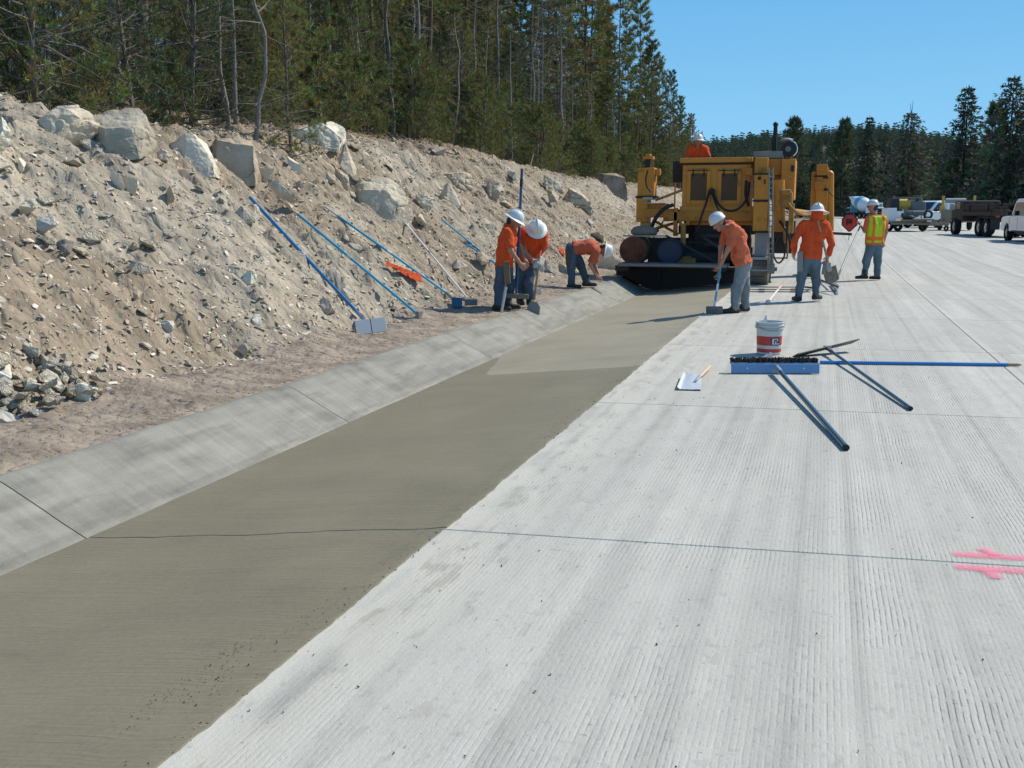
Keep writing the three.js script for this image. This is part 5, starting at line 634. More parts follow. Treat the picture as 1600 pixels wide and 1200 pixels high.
{ // bucket
  const P = onY(1201, 553), t = thing('bucket', 'white five-gallon bucket with red bands standing on the road, tools inside', 'bucket', P, YAW);
  const wall = []; const r0 = 0.134, r1 = 0.15, h = 0.37, at = y => mix(r0, r1, y / h);
  const label = tex(512, 256, (u, v) => { const y = v * h; let c = [0.66, 0.655, 0.61]; const red = (y > 0.112 && y < 0.215) || (y > 0.03 && y < 0.072); if (red) c = [0.60, 0.055, 0.035]; const X = (u - 0.29) / 0.11, Y = (y - 0.118) / 0.078; if (X > -0.12 && X < 1.1 && Y > -0.05 && Y < 1.06) { c = [0.05, 0.05, 0.10]; const bar = (X > 0.08 && X < 0.3 && Y > 0.1 && Y < 0.92) || (Y > 0.78 && Y < 0.94 && X > 0.08 && X < 0.85) || (X > 0.7 && X < 0.85 && Y > 0.5 && Y < 0.94) || (Y > 0.08 && Y < 0.24 && X > 0.3 && X < 1.0) || (X > 0.46 && X < 0.6 && Y > 0.24 && Y < 0.6); if (bar) c = [0.72, 0.72, 0.70]; } const k = 0.85 + 0.3 * (noise2(u * 30, v * 20, 30, 20, 3) - 0.3) * (noise2(u * 6, v * 4, 6, 4, 8)); return c.map(q => q * k); });
  const g = lathe([[0.001, 0.004], [r0 - 0.004, 0.004], [r0, 0.012], [at(0.29), 0.29], [at(0.29) - 0.001, 0.295]], 40), uv = g.attributes.uv, p = g.attributes.position; for (let i = 0; i < uv.count; i++) { uv.setY(i, p.getY(i) / h); uv.setX(i, (Math.atan2(p.getX(i), p.getZ(i)) / 6.2832 + 1.3) % 1); } part('bucket_wall', g, new THREE.MeshStandardMaterial({ map: label, roughness: 0.55 }), t);
  part('rim', lathe([[at(0.295), 0.292], [at(0.295) + 0.01, 0.294], [at(0.3) + 0.01, 0.304], [at(0.31), 0.307], [at(0.325), 0.325], [at(0.325) + 0.011, 0.327], [at(0.33) + 0.011, 0.338], [at(0.34), 0.341], [r1 - 0.002, 0.362], [r1 + 0.007, 0.364], [r1 + 0.007, 0.372], [r1 - 0.008, 0.372], [r1 - 0.012, 0.3], [r0 - 0.008, 0.02], [0.001, 0.02]], 40), std([0.62, 0.63, 0.61], 0.5, { map: wearMap }), t);
  part('handle', tube([[-0.162, 0.315, 0], [-0.15, 0.27, 0.06], [-0.1, 0.235, 0.125], [0, 0.222, 0.16], [0.1, 0.235, 0.125], [0.15, 0.27, 0.06], [0.162, 0.315, 0]].map(q => [q[0], q[1] + 0.06, q[2]]), 0.003, 30, 6), TM.steel, t);
  for (const s of [-1, 1]) part('handle_lug', box(0.014, 0.03, 0.03, s * 0.157, 0.318, 0, 0.004), std([0.6, 0.6, 0.58], 0.5), t);
  const tr = tool('hand_trowel', 'white pointed trowel sticking out of the bucket', 'trowel', lift(P, 0.2)); const a = add(P, [-0.06, 0.33, -0.02]); const q = prism([[-0.035, 0], [0.035, 0], [0.006, 0.11], [-0.006, 0.11]], 0.004, 0.001); tr.add2('blade', q.rotateZ(-0.12).rotateY(YAW).translate(...a), TM.white); tr.add2('handle', rod(add(a, [0, -0.12, 0]), a, 0.012), TM.wood);
  const w = onY(1197, 561), t2 = tool('hand_float', 'small pale wedge-shaped float lying in front of the bucket', 'float', w); t2.add2('blade', prism([[-0.07, 0], [0.07, 0.0], [0.04, 0.07], [0.0, 0.04]], 0.05, 0.004).rotateY(YAW).translate(w[0], 0.005, w[2]), TM.grey); t2.add2('handle', rod(add(w, [0.03, 0.07, 0.02]), add(w, [0.06, 0.02, -0.08]), 0.012), TM.wood);
}
{ // flat scoop with short wooden handle
  const P = onY(1078, 600), t = tool('scraper', 'flat white metal scraper with a short pale wooden handle on the slab', 'scraper', P); const c = [[1058, 607], [1096, 608], [1096, 590], [1068, 588]].map(q => onY(...q, 0.018)); const g = new THREE.BufferGeometry(); const n = 10, Pp = [], I = []; for (let j = 0; j <= n; j++) for (let i = 0; i <= n; i++) { const u = i / n, v = j / n, a = lerp3(lerp3(c[0], c[1], u), lerp3(c[3], c[2], u), v); Pp.push(a[0], 0.012 + 0.025 * v + 0.012 * Math.sin(u * 3.1) * v + (u < 0.06 ? 0.022 : 0) + 0.004 * noise2(u * 7, v * 7), a[2]); } for (let j = 0; j < n; j++) for (let i = 0; i < n; i++) { const a = j * (n + 1) + i; I.push(a, a + 1, a + n + 1, a + 1, a + n + 2, a + n + 1); } const Np = Pp.length / 3; for (let k = 0; k < Np; k++) Pp.push(Pp[k * 3], Pp[k * 3 + 1] - 0.004, Pp[k * 3 + 2]); const m = I.length; for (let k = 0; k < m; k += 3) I.push(I[k] + Np, I[k + 2] + Np, I[k + 1] + Np); g.setAttribute('position', new THREE.Float32BufferAttribute(Pp, 3)); g.setIndex(I); g.computeVertexNormals(); t.add2('blade', g, std([0.66, 0.66, 0.66], 0.4, { metalness: 0.35 })); const a = onY(1092, 590, 0.045), b = onY(1109, 573, 0.04); t.add2('handle', rod(a, b, 0.016, 0.018), TM.pale); t.add2('ferrule', rod(lerp3(a, b, -0.25), lerp3(a, b, 0.08), 0.014, 0.018), TM.alu);
}
{ // orange cloths and a stake on the slope
  const cl = (px, py, w, h, tilt, label) => { const B = hit(px, py), g = new THREE.PlaneGeometry(w, h, 24, 14), p = g.attributes.position; for (let i = 0; i < p.count; i++) { const x = p.getX(i), y = p.getY(i); p.setZ(i, 0.05 * (noise2(x * 16 + 5, y * 16) - 0.4) + 0.02 * noise2(x * 40, y * 40)); p.setY(i, y * (0.55 + 0.6 * noise2(x * 9, 3))); } g.computeVertexNormals(); g.rotateZ(tilt); g.rotateX(-0.75); g.rotateY(YAW + 0.9); const m = new THREE.Mesh(g, cloth([0.92, 0.13, 0.03], { side: THREE.DoubleSide })); m.name = numbered('orange_cloth'); m.position.set(B[0], B[1] + 0.06, B[2]); m.castShadow = m.receiveShadow = true; tag(m, label, 'cloth'); scene.add(m); };
  cl(631, 431, 0.62, 0.2, -0.62, 'crumpled bright orange cloth lying between the third and the white pole'); cl(876, 396, 0.2, 0.28, -0.5, 'small orange cloth on the slope behind the bent worker');
  const a = hit(828, 262), b = add(a, [0.14, 0.52, 0]), t = tool('survey_stake', 'short pale wooden stake leaning near the top of the slope', 'stake', a); t.add2('stick', beam(a, b, 0.04, 0.025), TM.pale); t.add2('point', rod(add(a, [-0.02, -0.08, 0]), a, 0.004, 0.02), TM.pale);
}
{ // sprayed pink marks on the slab: two bars with arrow ticks
  const am = tex(512, 128, (u, v) => { const n = pfbm(u, v, 24, 4, 7), f = hash(Math.floor(u * 256), Math.floor(v * 64), 9), gr = 1; const d = Math.abs(v - 0.5) * 2 + 0.5 * (n - 0.5), e = Math.min(u, 1 - u) * 14; const den = (1 - smooth(0.1, 1.0, d)) * smooth(0, 1, e) * gr; return den * 0.62 > f ? 1 : 0; }, false); am.wrapS = am.wrapT = THREE.ClampToEdgeWrapping;
  const mat = new THREE.MeshStandardMaterial({ color: new THREE.Color().setRGB(0.95, 0.25, 0.36), roughness: 0.9, alphaMap: am, transparent: true, side: THREE.DoubleSide });
  const strip = (A, B, w) => { const L = Math.hypot(B[0] - A[0], B[2] - A[2]), g = new THREE.PlaneGeometry(L, w); g.rotateX(-Math.PI / 2); g.rotateY(Math.atan2(-(B[2] - A[2]), B[0] - A[0])); return g.translate((A[0] + B[0]) / 2, 0, (A[2] + B[2]) / 2); };
  const mk = (a, b, tk, label) => { const g1 = strip(onY(...a), onY(...b), 0.12).translate(0, 0.004, 0), g2 = strip(onY(...tk[0]), onY(...tk[1]), 0.1).translate(0, 0.006, 0); const m = new THREE.Mesh(merge([g1, g2]), mat); m.name = numbered('paint_mark'); m.receiveShadow = true; tag(m, label, null, null, 'structure'); scene.add(m); };
  mk([1484, 866], [1618, 874], [[1532, 857], [1558, 870]], 'pink sprayed bar above the road joint'); mk([1487, 886], [1618, 895], [[1538, 890], [1560, 906]], 'pink sprayed bar below the road joint');
}
{ // crumbs of mortar and grit along the gutter edge and on the slabs
  const r = rngOf(41), g = rockGeo(r, 9, 1, 0.7, 0.9), N = 2600, im = new THREE.InstancedMesh(g, new THREE.MeshStandardMaterial({ roughness: 1 }), N); im.name = 'mortar_crumbs'; tag(im, 'crumbs of dark mortar and grit along the gutter edge and on the slabs', 'crumbs', null, 'stuff'); const M = new THREE.Matrix4(), q = new THREE.Quaternion(), e = new THREE.Euler(), c = new THREE.Color();
  for (let i = 0; i < N; i++) { let x, z, s, y, k; const m = r(); if (m < 0.5) { z = -2 - 16 * Math.pow(r(), 1.4); x = XE + 0.03 * (r() + r() - 1) - 0.01 + (r() < 0.25 ? -0.12 * r() : 0); s = 0.003 + 0.010 * r() * r(); if (noise2(z * 1.3, 5) < 0.3) s *= 0.5; k = rr(0.10, 0.28, r); } else if (m < 0.58) { const cc = [[-1.98, -2.9], [-2.05, -3.15], [-2.06, -2.75], [-1.92, -3.5]][Math.floor(r() * 4)]; x = cc[0] + 0.07 * (r() + r() - 1); z = cc[1] + 0.25 * (r() + r() - 1); s = 0.0025 + 0.005 * r() * r(); k = rr(0.06, 0.13, r); } else { z = -2 - 20 * Math.pow(r(), 1.3); x = XE + (r() < 0.5 ? 1.5 : 4.2) * r(); s = 0.002 + 0.009 * Math.pow(r(), 3); k = rr(0.08, 0.3, r); } y = x < XE ? gutterY(x) + 0.002 : 0.002; e.set(r() * 6, r() * 6, r() * 6); q.setFromEuler(e); M.compose(V(x, y + s * 0.3, z), q, V(s * rr(0.8, 1.6, r), s, s)); im.setMatrixAt(i, M); c.setRGB(k, k * 0.9, k * 0.72); im.setColorAt(i, c); }
  im.castShadow = im.receiveShadow = true; scene.add(im);
}
// ---------------------------------------------------------------- slipform paving machine
const paint = tex(512, 512, (u, v) => { const n = pfbm(u, v, 5, 5, 71), st = noise2(u * 40, v * 6, 40, 6, 73), gr = smooth(0.58, 0.75, pfbm(u, v, 9, 5, 75)); let c = [1, 1, 1].map(() => 0.9 + 0.2 * (n - 0.5)); const d = gr * 0.55 + smooth(0.7, 0.9, st) * 0.15; return c.map((q, k) => mix(q, [0.42, 0.36, 0.34][k], d)); });
const YM = { y: std([0.66, 0.255, 0.018], 0.5, { map: paint }), y2: std([0.60, 0.22, 0.016], 0.55, { map: paint }), dirty: std([0.44, 0.22, 0.05], 0.85, { map: paint }), mesh: std([0.16, 0.095, 0.05], 0.85), blk: std([0.014, 0.013, 0.012], 0.6), dark: std([0.05, 0.04, 0.032], 0.75, { map: wearMap }), steel: std([0.23, 0.23, 0.22], 0.5, { metalness: 0.6, map: wearMap }), grey: std([0.35, 0.35, 0.33], 0.7, { map: wearMap }), galv: std([0.27, 0.265, 0.23], 0.6, { map: wearMap }), chrome: std([0.75, 0.75, 0.75], 0.12, { metalness: 1 }), hose: std([0.012, 0.012, 0.013], 0.55), mudy: std([0.30, 0.26, 0.20], 0.95, { map: grainMap }), rust: std([0.19, 0.06, 0.028], 0.9, { map: rockMap }), olive: std([0.10, 0.09, 0.055], 0.85, { map: wearMap }), drumblue: std([0.009, 0.024, 0.05], 0.5), white: std([0.72, 0.72, 0.70], 0.5), board: std([0.5, 0.46, 0.40], 0.85, { map: wearMap }) };
{
  const Z = -24, base = [-2.4, -0.2, -24.6]; const t = thing('paving_machine', 'big yellow slipform paving machine straddling the gutter, seen from behind', 'machine', base);
  const pp = (name, geos, mat, parent = t, label) => { const g = boxUV(Array.isArray(geos) ? merge(geos) : geos, 0.7); g.translate(-base[0], -base[1], -base[2]); return part(name, g, mat, parent, label); };
  const rect = (x0, y0, x1, y1, z) => { const mx = (x0 + x1) / 2, my = (y0 + y1) / 2; const l = onZ(x0, my, z)[0], r = onZ(x1, my, z)[0], tp = onZ(mx, y0, z)[1], bt = onZ(mx, y1, z)[1]; return [l, r, bt, tp]; };
  const pb = (x0, y0, x1, y1, z, d, rad = 0.015) => { const [l, r, b, tp] = rect(x0, y0, x1, y1, z); return box(r - l, tp - b, d, (l + r) / 2, (b + tp) / 2, z - d / 2, rad); };
  const pt = (x, y, z) => onZ(x, y, z); const tb = (pts, r, seg = 30) => tube(pts.map(p => pt(...p)), r, seg, 7); const rd = (a, b, r0, r1) => rod(pt(...a), pt(...b), r0, r1);
  // engine house
  const house = pp('engine_house', [pb(1066, 256, 1173, 324, Z, 0.8, 0.02), pb(1062, 322, 1176, 331, Z + 0.02, 0.9)], YM.y);
  pp('roof', [pb(1062, 246, 1176, 254, Z + 0.06, 0.95, 0.02)], YM.y, house); pp('roof_gutter', pb(1064, 254.5, 1174, 257.5, Z + 0.03, 0.05, 0.005), YM.blk, house);
  for (const [a, b] of [[1073, 1110], [1121, 1158]]) { const d = pp('door', [pb(a, 264, a + 6, 319, Z + 0.035, 0.04, 0.008), pb(b - 6, 264, b, 319, Z + 0.035, 0.04, 0.008), pb(a + 6, 264, b - 6, 271, Z + 0.035, 0.04, 0.008), pb(a + 6, 313, b - 6, 319, Z + 0.035, 0.04, 0.008)], YM.y, t); const [l, r, bt, tp] = rect(a + 6, 271, b - 6, 313, Z); const sl = []; for (let i = 0; i < 26; i++) sl.push(box(r - l, 0.012, 0.012, (l + r) / 2, mix(bt, tp, (i + 0.5) / 26), Z + 0.014)); pp('screen', [pb(a + 6, 271, b - 6, 313, Z + 0.004, 0.01, 0.002), ...sl], YM.mesh, d); pp('latch', [pb(a + 9, 264, a + 11, 276, Z + 0.05, 0.02, 0.004), pb(b - 11, 264, b - 9, 276, Z + 0.05, 0.02, 0.004), pb(a + 1, 265.5, b - 1, 267, Z + 0.045, 0.012, 0.003)], YM.blk, d); }
  pp('lifting_lug', [pb(1166, 246, 1172, 252, Z + 0.1, 0.06), pb(1164, 262, 1176, 274, Z + 0.1, 0.12)], YM.y2);
  // frame
  pp('main_beam', [pb(1036, 330, 1178, 346, Z + 0.05, 0.35, 0.02), pb(1068, 346, 1176, 352, Z - 0.1, 0.3)], YM.y2); pp('cross_beam', [pb(1006, 326, 1052, 340, Z + 0.02, 0.4, 0.02), pb(1008, 318, 1042, 327, Z - 0.1, 0.35, 0.02)], YM.y2);
  pp('chassis', [pb(1060, 352, 1180, 366, Z - 0.6, 1.6), pb(1075, 366, 1160, 392, Z - 0.9, 1.4)], YM.dark);
  pp('underframe', [pb(1012, 372, 1172, 416, Z - 0.35, 0.4), pb(1030, 378, 1165, 381, Z + 0.05, 0.1), pb(1052, 386, 1175, 415, Z - 0.7, 0.5), pb(1095, 366, 1172, 372, Z + 0.12, 0.14), pb(1100, 380, 1170, 385, Z + 0.16, 0.12)], YM.dark);
  // left leg
  const leg = pp('left_leg', [pb(996, 262, 1022, 309, Z - 0.1, 0.42, 0.02), pb(994, 309, 1012, 347, Z - 0.05, 0.5, 0.02), pb(1000, 347, 1014, 372, Z - 0.1, 0.3)], YM.y); pp('leg_collar', pb(993, 306, 1024, 309.5, Z - 0.04, 0.52, 0.005), YM.blk, leg); pp('neck', pb(1008, 248, 1016, 262, Z - 0.22, 0.15), YM.blk, leg); pp('leg_cap', [pb(1004, 244, 1020, 248.5, Z - 0.15, 0.3, 0.008), pb(1008, 240.5, 1016, 244, Z - 0.2, 0.2)], YM.y2, leg); pp('side_bracket', pb(1022, 264, 1031, 274, Z - 0.2, 0.2), YM.y, leg); pp('leg_plate', [pb(1004, 308, 1020, 312, Z - 0.02, 0.3), pb(1006, 317, 1036, 318.5, Z, 0.35)], YM.board, leg);
  pp('brace', [rd([1024, 313, Z - 0.1], [1066, 297, Z - 0.1], 0.03, 0.03), rd([1015, 360, Z - 0.3], [1062, 346, Z - 0.3], 0.035, 0.035), rd([1022, 345, Z - 0.3], [1060, 366, Z - 0.4], 0.03, 0.03), rd([1036, 346, Z - 0.2], [1020, 372, Z - 0.4], 0.02, 0.02)], YM.dirty);
  pp('post', [pb(1052, 325, 1058, 369, Z + 0.05, 0.14, 0.01), pb(1061, 328, 1065, 352, Z + 0.06, 0.1), pb(1072, 328, 1078, 352, Z + 0.06, 0.1)], YM.y2);
  { const c = pt(997, 388, Z - 1.0), y0 = -0.2; pp('left_track', [box(0.34, 0.42, 1.3, c[0], y0 + 0.24, Z - 0.9, 0.15), box(0.3, 0.5, 0.4, c[0], y0 + 0.6, Z - 0.9, 0.04)], YM.mudy); }
  // lift cylinder
  const lc = pp('lift_cylinder', [rd([1067.5, 352, Z + 0.3], [1067.5, 385, Z + 0.3], 0.06, 0.06), rd([1067.5, 349, Z + 0.3], [1067.5, 353, Z + 0.3], 0.075, 0.075)], YM.dirty); pp('piston', rd([1067.5, 385, Z + 0.3], [1067.5, 404, Z + 0.3], 0.028, 0.028), YM.chrome, lc);
  pp('pedestal', [pb(1058, 401, 1078, 414, Z + 0.5, 0.35, 0.02), pb(1050, 404, 1060, 414, Z + 0.45, 0.28, 0.02), pb(1077, 404, 1086, 414, Z + 0.45, 0.28, 0.02)], YM.dirty);
  // work platform and mould
  pp('platform', [pb(965, 412.5, 1135, 417.5, Z + 1.6, 0.8, 0.01)], YM.steel);
  { const xs = []; for (let i = 0; i <= 20; i++) xs.push(mix(-1.72, -4.62, i / 20)); const s = new THREE.Shape(); s.moveTo(-1.72, 0.34); for (const x of xs) s.lineTo(x, (x > XF ? gutterY(Math.min(x, XE)) : gutterY(x)) + 0.02); s.lineTo(-4.62, 0.34); s.closePath(); const g = new THREE.ExtrudeGeometry(s, { depth: 0.55, bevelEnabled: false }); pp('mold', g.translate(0, 0, Z - 0.2), YM.blk); }
  pp('mold_skirt', [box(2.9, 0.05, 0.1, -3.17, 0.33, Z + 0.41, 0.01), box(0.05, 0.4, 0.1, -3.6, 0.2, Z + 0.39), box(0.3, 0.12, 0.9, -4.3, 0.36, Z + 0.9), box(0.3, 0.1, 0.9, -2.2, 0.37, Z + 0.9)], YM.dark);
  pp('hopper', [pb(1085, 352, 1172, 400, Z - 0.25, 0.4), (() => { const a = pt(1100, 372, Z + 0.4), b = pt(1160, 408, Z + 0.4); return beam(a, b, 0.06, 0.06); })(), (() => { const a = pt(1040, 368, Z + 0.6), b = pt(1120, 410, Z + 0.6); return beam(a, b, 0.05, 0.05); })()], YM.dark);
  pp('auger', [rd([1040, 402, Z - 0.1], [1165, 402, Z - 0.1], 0.16, 0.16)], YM.dark);
  pp('hose', [tb([[1108, 300, Z + 0.08], [1104, 315, Z + 0.2], [1096, 338, Z + 0.3], [1088, 362, Z + 0.35], [1070, 378, Z + 0.2]], 0.026), tb([[1114, 300, Z + 0.08], [1122, 318, Z + 0.25], [1134, 328, Z + 0.3], [1150, 328, Z + 0.3], [1166, 312, Z + 0.25], [1171, 285, Z + 0.1]], 0.028), tb([[1112, 300, Z + 0.1], [1118, 318, Z + 0.3], [1130, 342, Z + 0.35], [1140, 366, Z + 0.3]], 0.02), tb([[1108, 302, Z + 0.1], [1112, 297, Z + 0.12], [1116, 302, Z + 0.1]], 0.05), tb([[1052, 320, Z + 0.15], [1038, 326, Z + 0.25], [1024, 342, Z + 0.3], [1016, 362, Z + 0.2]], 0.045), tb([[1012, 266, Z + 0.1], [1009, 280, Z + 0.12], [1011, 292, Z + 0.1], [1018, 300, Z + 0.05]], 0.018), tb([[1166, 282, Z + 0.1], [1165, 305, Z + 0.14], [1170, 322, Z + 0.1]], 0.03)], YM.hose);
  // right rear leg, track and ladder
  const rl = pp('right_leg', [pb(1177, 272, 1200, 362, Z + 0.55, 0.42, 0.025), pb(1179, 246, 1200, 271, Z + 0.2, 0.6, 0.02)], YM.y); pp('strap', [pb(1176, 312, 1201, 315.5, Z + 0.57, 0.46, 0.006), pb(1176, 270.5, 1201, 273, Z + 0.57, 0.46, 0.006), pb(1175.5, 361, 1201, 364, Z + 0.58, 0.48, 0.006)], YM.blk, rl); pp('clip', [pb(1184, 276, 1189, 281, Z + 0.58, 0.05), pb(1194, 280, 1196, 288, Z + 0.58, 0.05)], YM.blk, rl); pp('inner_post', pb(1179, 363, 1199, 404, Z + 0.45, 0.3, 0.015), YM.grey, rl);
  { const [l, r, bt] = rect(1172, 404, 1200, 440, Z + 0.7), w = r - l, cx = (l + r) / 2, y0 = 0.0, H = 0.62, L = 1.5; const prof = []; const R = H / 2; for (let i = 0; i <= 10; i++) { const a = -Math.PI / 2 + Math.PI * i / 10; prof.push([Math.cos(a) * R + L / 2 - R, Math.sin(a) * R + R]); } for (let i = 0; i <= 10; i++) { const a = Math.PI / 2 + Math.PI * i / 10; prof.push([Math.cos(a) * R - L / 2 + R, Math.sin(a) * R + R]); }
    const shp = new THREE.Shape(prof.map(p => new THREE.Vector2(p[0] * 0.92, p[1] * 0.92 + 0.025))); const bg = new THREE.ExtrudeGeometry(shp, { depth: w * 0.9, bevelEnabled: false }); bg.rotateY(Math.PI / 2); bg.translate(cx - w * 0.45, y0 + 0.005, Z - 0.05); const tk = pp('track', bg, YM.mudy);
    const per = []; let tot = 0; for (let i = 0; i < prof.length; i++) { const a = prof[i], b = prof[(i + 1) % prof.length]; per.push([a, b, Math.hypot(b[0] - a[0], b[1] - a[1])]); tot += per[i][2]; } for (let k = 0; k < 30; k++) { let d = tot * (k + 0.5) / 30, i = 0; while (d > per[i][2]) d -= per[i++][2]; const [a, b, L2] = per[i], f = d / L2, px = mix(a[0], b[0], f), py = mix(a[1], b[1], f), an = Math.atan2(b[1] - a[1], b[0] - a[0]); const g = box(w, 0.035, 0.11); g.rotateX(-an); g.translate(cx, y0 + py, Z - 0.05 + -px * -1); g.translate(0, 0, 0); pp('track_shoe', g, YM.mudy, tk); }
    pp('track_guard', [pb(1174, 402, 1200, 406, Z + 0.72, 0.9, 0.008), pb(1172, 404, 1174.5, 424, Z + 0.72, 0.05), pb(1198.5, 404, 1201, 424, Z + 0.72, 0.05), pb(1174, 421, 1199, 424, Z + 0.72, 0.05)], YM.board, tk); }
  { const rails = [], sp2 = []; for (const x of [1201.5, 1207.5]) rails.push(rod(pt(x, 262, Z + 0.65), pt(x, 428, Z + 0.95), 0.017)); for (let i = 0; i < 19; i++) sp2.push(rod(pt(1201.5, 268 + i * 8.6, mix(Z + 0.65, Z + 0.95, (6 + i * 8.6) / 166)), pt(1207.5, 268 + i * 8.6, mix(Z + 0.65, Z + 0.95, (6 + i * 8.6) / 166)), 0.013)); const ld = pp('ladder', rails, YM.galv); for (const g of sp2) pp('rung', g, YM.galv, ld); }
  // engine and tanks at the right
  pp('tank', [(() => { const a = pt(1216, 331, Z + 0.3), b = pt(1216, 281, Z + 0.3); return rod(a, b, 0.14, 0.14, 20); })(), pb(1207, 330, 1226, 362, Z + 0.4, 0.5)], YM.y2);
  pp('engine_block', [pb(1174, 248, 1222, 274, Z - 0.2, 1.2), pb(1210, 274, 1222, 330, Z - 0.3, 1.0)], YM.y2);
  pp('radiator_tower', [pb(1220, 248, 1242, 312, Z - 0.1, 1.1, 0.02)], YM.y); pp('gauge_box', [pb(1236, 258, 1241, 268, Z + 0.0, 0.08)], YM.blk);
  pp('canopy_plate', [pb(1177, 236, 1223, 247, Z - 0.2, 0.5, 0.01)], YM.galv);
  pp('hydraulic_bracket', [pb(1218, 300, 1238, 324, Z + 0.45, 0.3, 0.03), pb(1232, 318, 1240, 365, Z + 0.45, 0.25), rd([1224, 324, Z + 0.5], [1226, 380, Z + 0.5], 0.03, 0.03), rd([1221, 300, Z + 0.5], [1235, 300, Z + 0.5], 0.06, 0.06)], YM.dirty); pp('bracket_cap', pb(1219, 297, 1236, 302, Z + 0.48, 0.3, 0.012), YM.steel);
  pp('manifold', [pb(1206, 345, 1242, 372, Z - 0.1, 0.7), pb(1202, 372, 1240, 396, Z - 0.5, 0.6)], YM.dark);
  const st = pp('exhaust_stack', [rod(pt(1209, 240, Z - 0.6), pt(1212, 197, Z - 0.6), 0.06, 0.045)], YM.blk); pp('stack_cap', [new THREE.SphereGeometry(0.06, 12, 8).translate(...pt(1212, 194.5, Z - 0.6))], YM.blk, st);
  { const c = pt(1233, 233, Z - 0.3); const a = pp('air_cleaner', [cyl(0.17, 0.17, 0.4, c[0], c[1], c[2] - 0.15, 24, 'z')], YM.blk); pp('end_plate', cyl(0.06, 0.07, 0.02, c[0] - 0.02, c[1], c[2] + 0.06, 16, 'z'), YM.steel, a); pp('band', (() => { const g = new THREE.TorusGeometry(0.175, 0.016, 8, 28, 2.4); g.rotateZ(-1.0); return g.translate(c[0], c[1], c[2] + 0.03); })(), YM.chrome, a); const m = pt(1229, 219.5, Z - 0.4); pp('intake_cap', [lathe([[0.001, 0.06], [0.06, 0.055], [0.13, 0.03], [0.15, 0], [0.13, -0.015], [0.001, -0.015]], 24).translate(...m), cyl(0.07, 0.09, 0.14, m[0] + 0.02, m[1] - 0.08, m[2], 14)], YM.galv, a); }
  pp('fitting', [tb([[1232, 318, Z + 0.5], [1238, 326, Z + 0.6], [1250, 334, Z + 0.5], [1262, 336, Z + 0.2]], 0.03), rd([1240, 330, Z], [1265, 333, Z - 2], 0.06, 0.06)], YM.dirty);
  pp('pipe', [tb([[1207, 352, Z + 0.6], [1207, 390, Z + 0.65], [1206, 418, Z + 0.7]], 0.03), tb([[1233, 352, Z + 0.6], [1231, 380, Z + 0.6], [1230, 402, Z + 0.6]], 0.02), pb(1211, 402, 1231, 404.5, Z + 0.62, 0.05)], YM.dirty); pp('loop_hose', [tb([[1216, 366, Z + 0.6], [1210, 385, Z + 0.7], [1209, 400, Z + 0.75], [1216, 411, Z + 0.75], [1224, 404, Z + 0.7], [1226, 388, Z + 0.65], [1220, 366, Z + 0.6]], 0.02, 50), tb([[1218, 345, Z + 0.5], [1228, 360, Z + 0.65], [1235, 378, Z + 0.6]], 0.025)], YM.hose); pp('foot_block', [pb(1202, 412, 1210, 428, Z + 0.95, 0.2), pb(1205, 418, 1214, 424, Z + 0.9, 0.2)], YM.mudy);
  // operator deck and rails
  { const y = PG0[1]; pp('operator_deck', [box(1.5, 0.06, 0.9, -2.9, y - 0.035, -25.4, 0.01), box(1.2, 0.5, 0.2, -2.95, y + 0.88, -25.02, 0.03)], YM.dark); const fr = []; for (const x of [-3.6, -2.2]) fr.push(rod([x, y, -25.8], [x, y + 1.0, -25.8], 0.02)); fr.push(rod([-3.6, y + 1, -25.8], [-2.2, y + 1, -25.8], 0.02)); pp('guard_rail', fr, YM.y2); }
  // right front leg with its steering arm
  const zf = -27, fl = pp('front_leg', [pb(1274, 262, 1293, 361, zf, 0.45, 0.02), pb(1266, 268, 1275, 361, zf - 0.1, 0.35, 0.02), (() => { const a = pt(1296, 361, zf - 0.25), b = pt(1296, 273, zf - 0.25); return rod(a, b, 0.11, 0.11, 18); })(), new THREE.SphereGeometry(0.11, 16, 10).translate(...pt(1296, 273, zf - 0.25))], YM.y); pp('leg_cap', [pb(1276, 257, 1293, 268, zf + 0.05, 0.4, 0.02)], YM.y2, fl); pp('leg_box', pb(1273, 283, 1288, 296, zf + 0.06, 0.1), YM.y2, fl); pp('leg_strap', [pb(1272, 274, 1294, 276.5, zf + 0.03, 0.3), pb(1286, 277, 1295, 279, zf + 0.06, 0.1), pb(1287, 294, 1294, 298, zf + 0.06, 0.1)], YM.blk, fl); pp('leg_hose', tb([[1294, 296, zf + 0.05], [1299, 304, zf + 0.1], [1303, 306, zf]], 0.012), YM.hose, fl);
  { const c = pt(1270, 400, zf); pp('front_track', [box(0.36, 0.5, 1.4, c[0] - 0.02, 0.27, zf - 0.4, 0.16), box(0.26, 0.7, 0.3, c[0] - 0.02, 0.85, zf - 0.35, 0.03)], YM.mudy); }
  const arm = pp('steering_arm', [rod(pt(1262, 362.5, zf), pt(1331, 366, zf), 0.035)], YM.dark); pp('sensor_wand', rod(pt(1327, 364, zf + 0.03), pt(1326, 375, zf + 0.03), 0.008), YM.blk, arm);
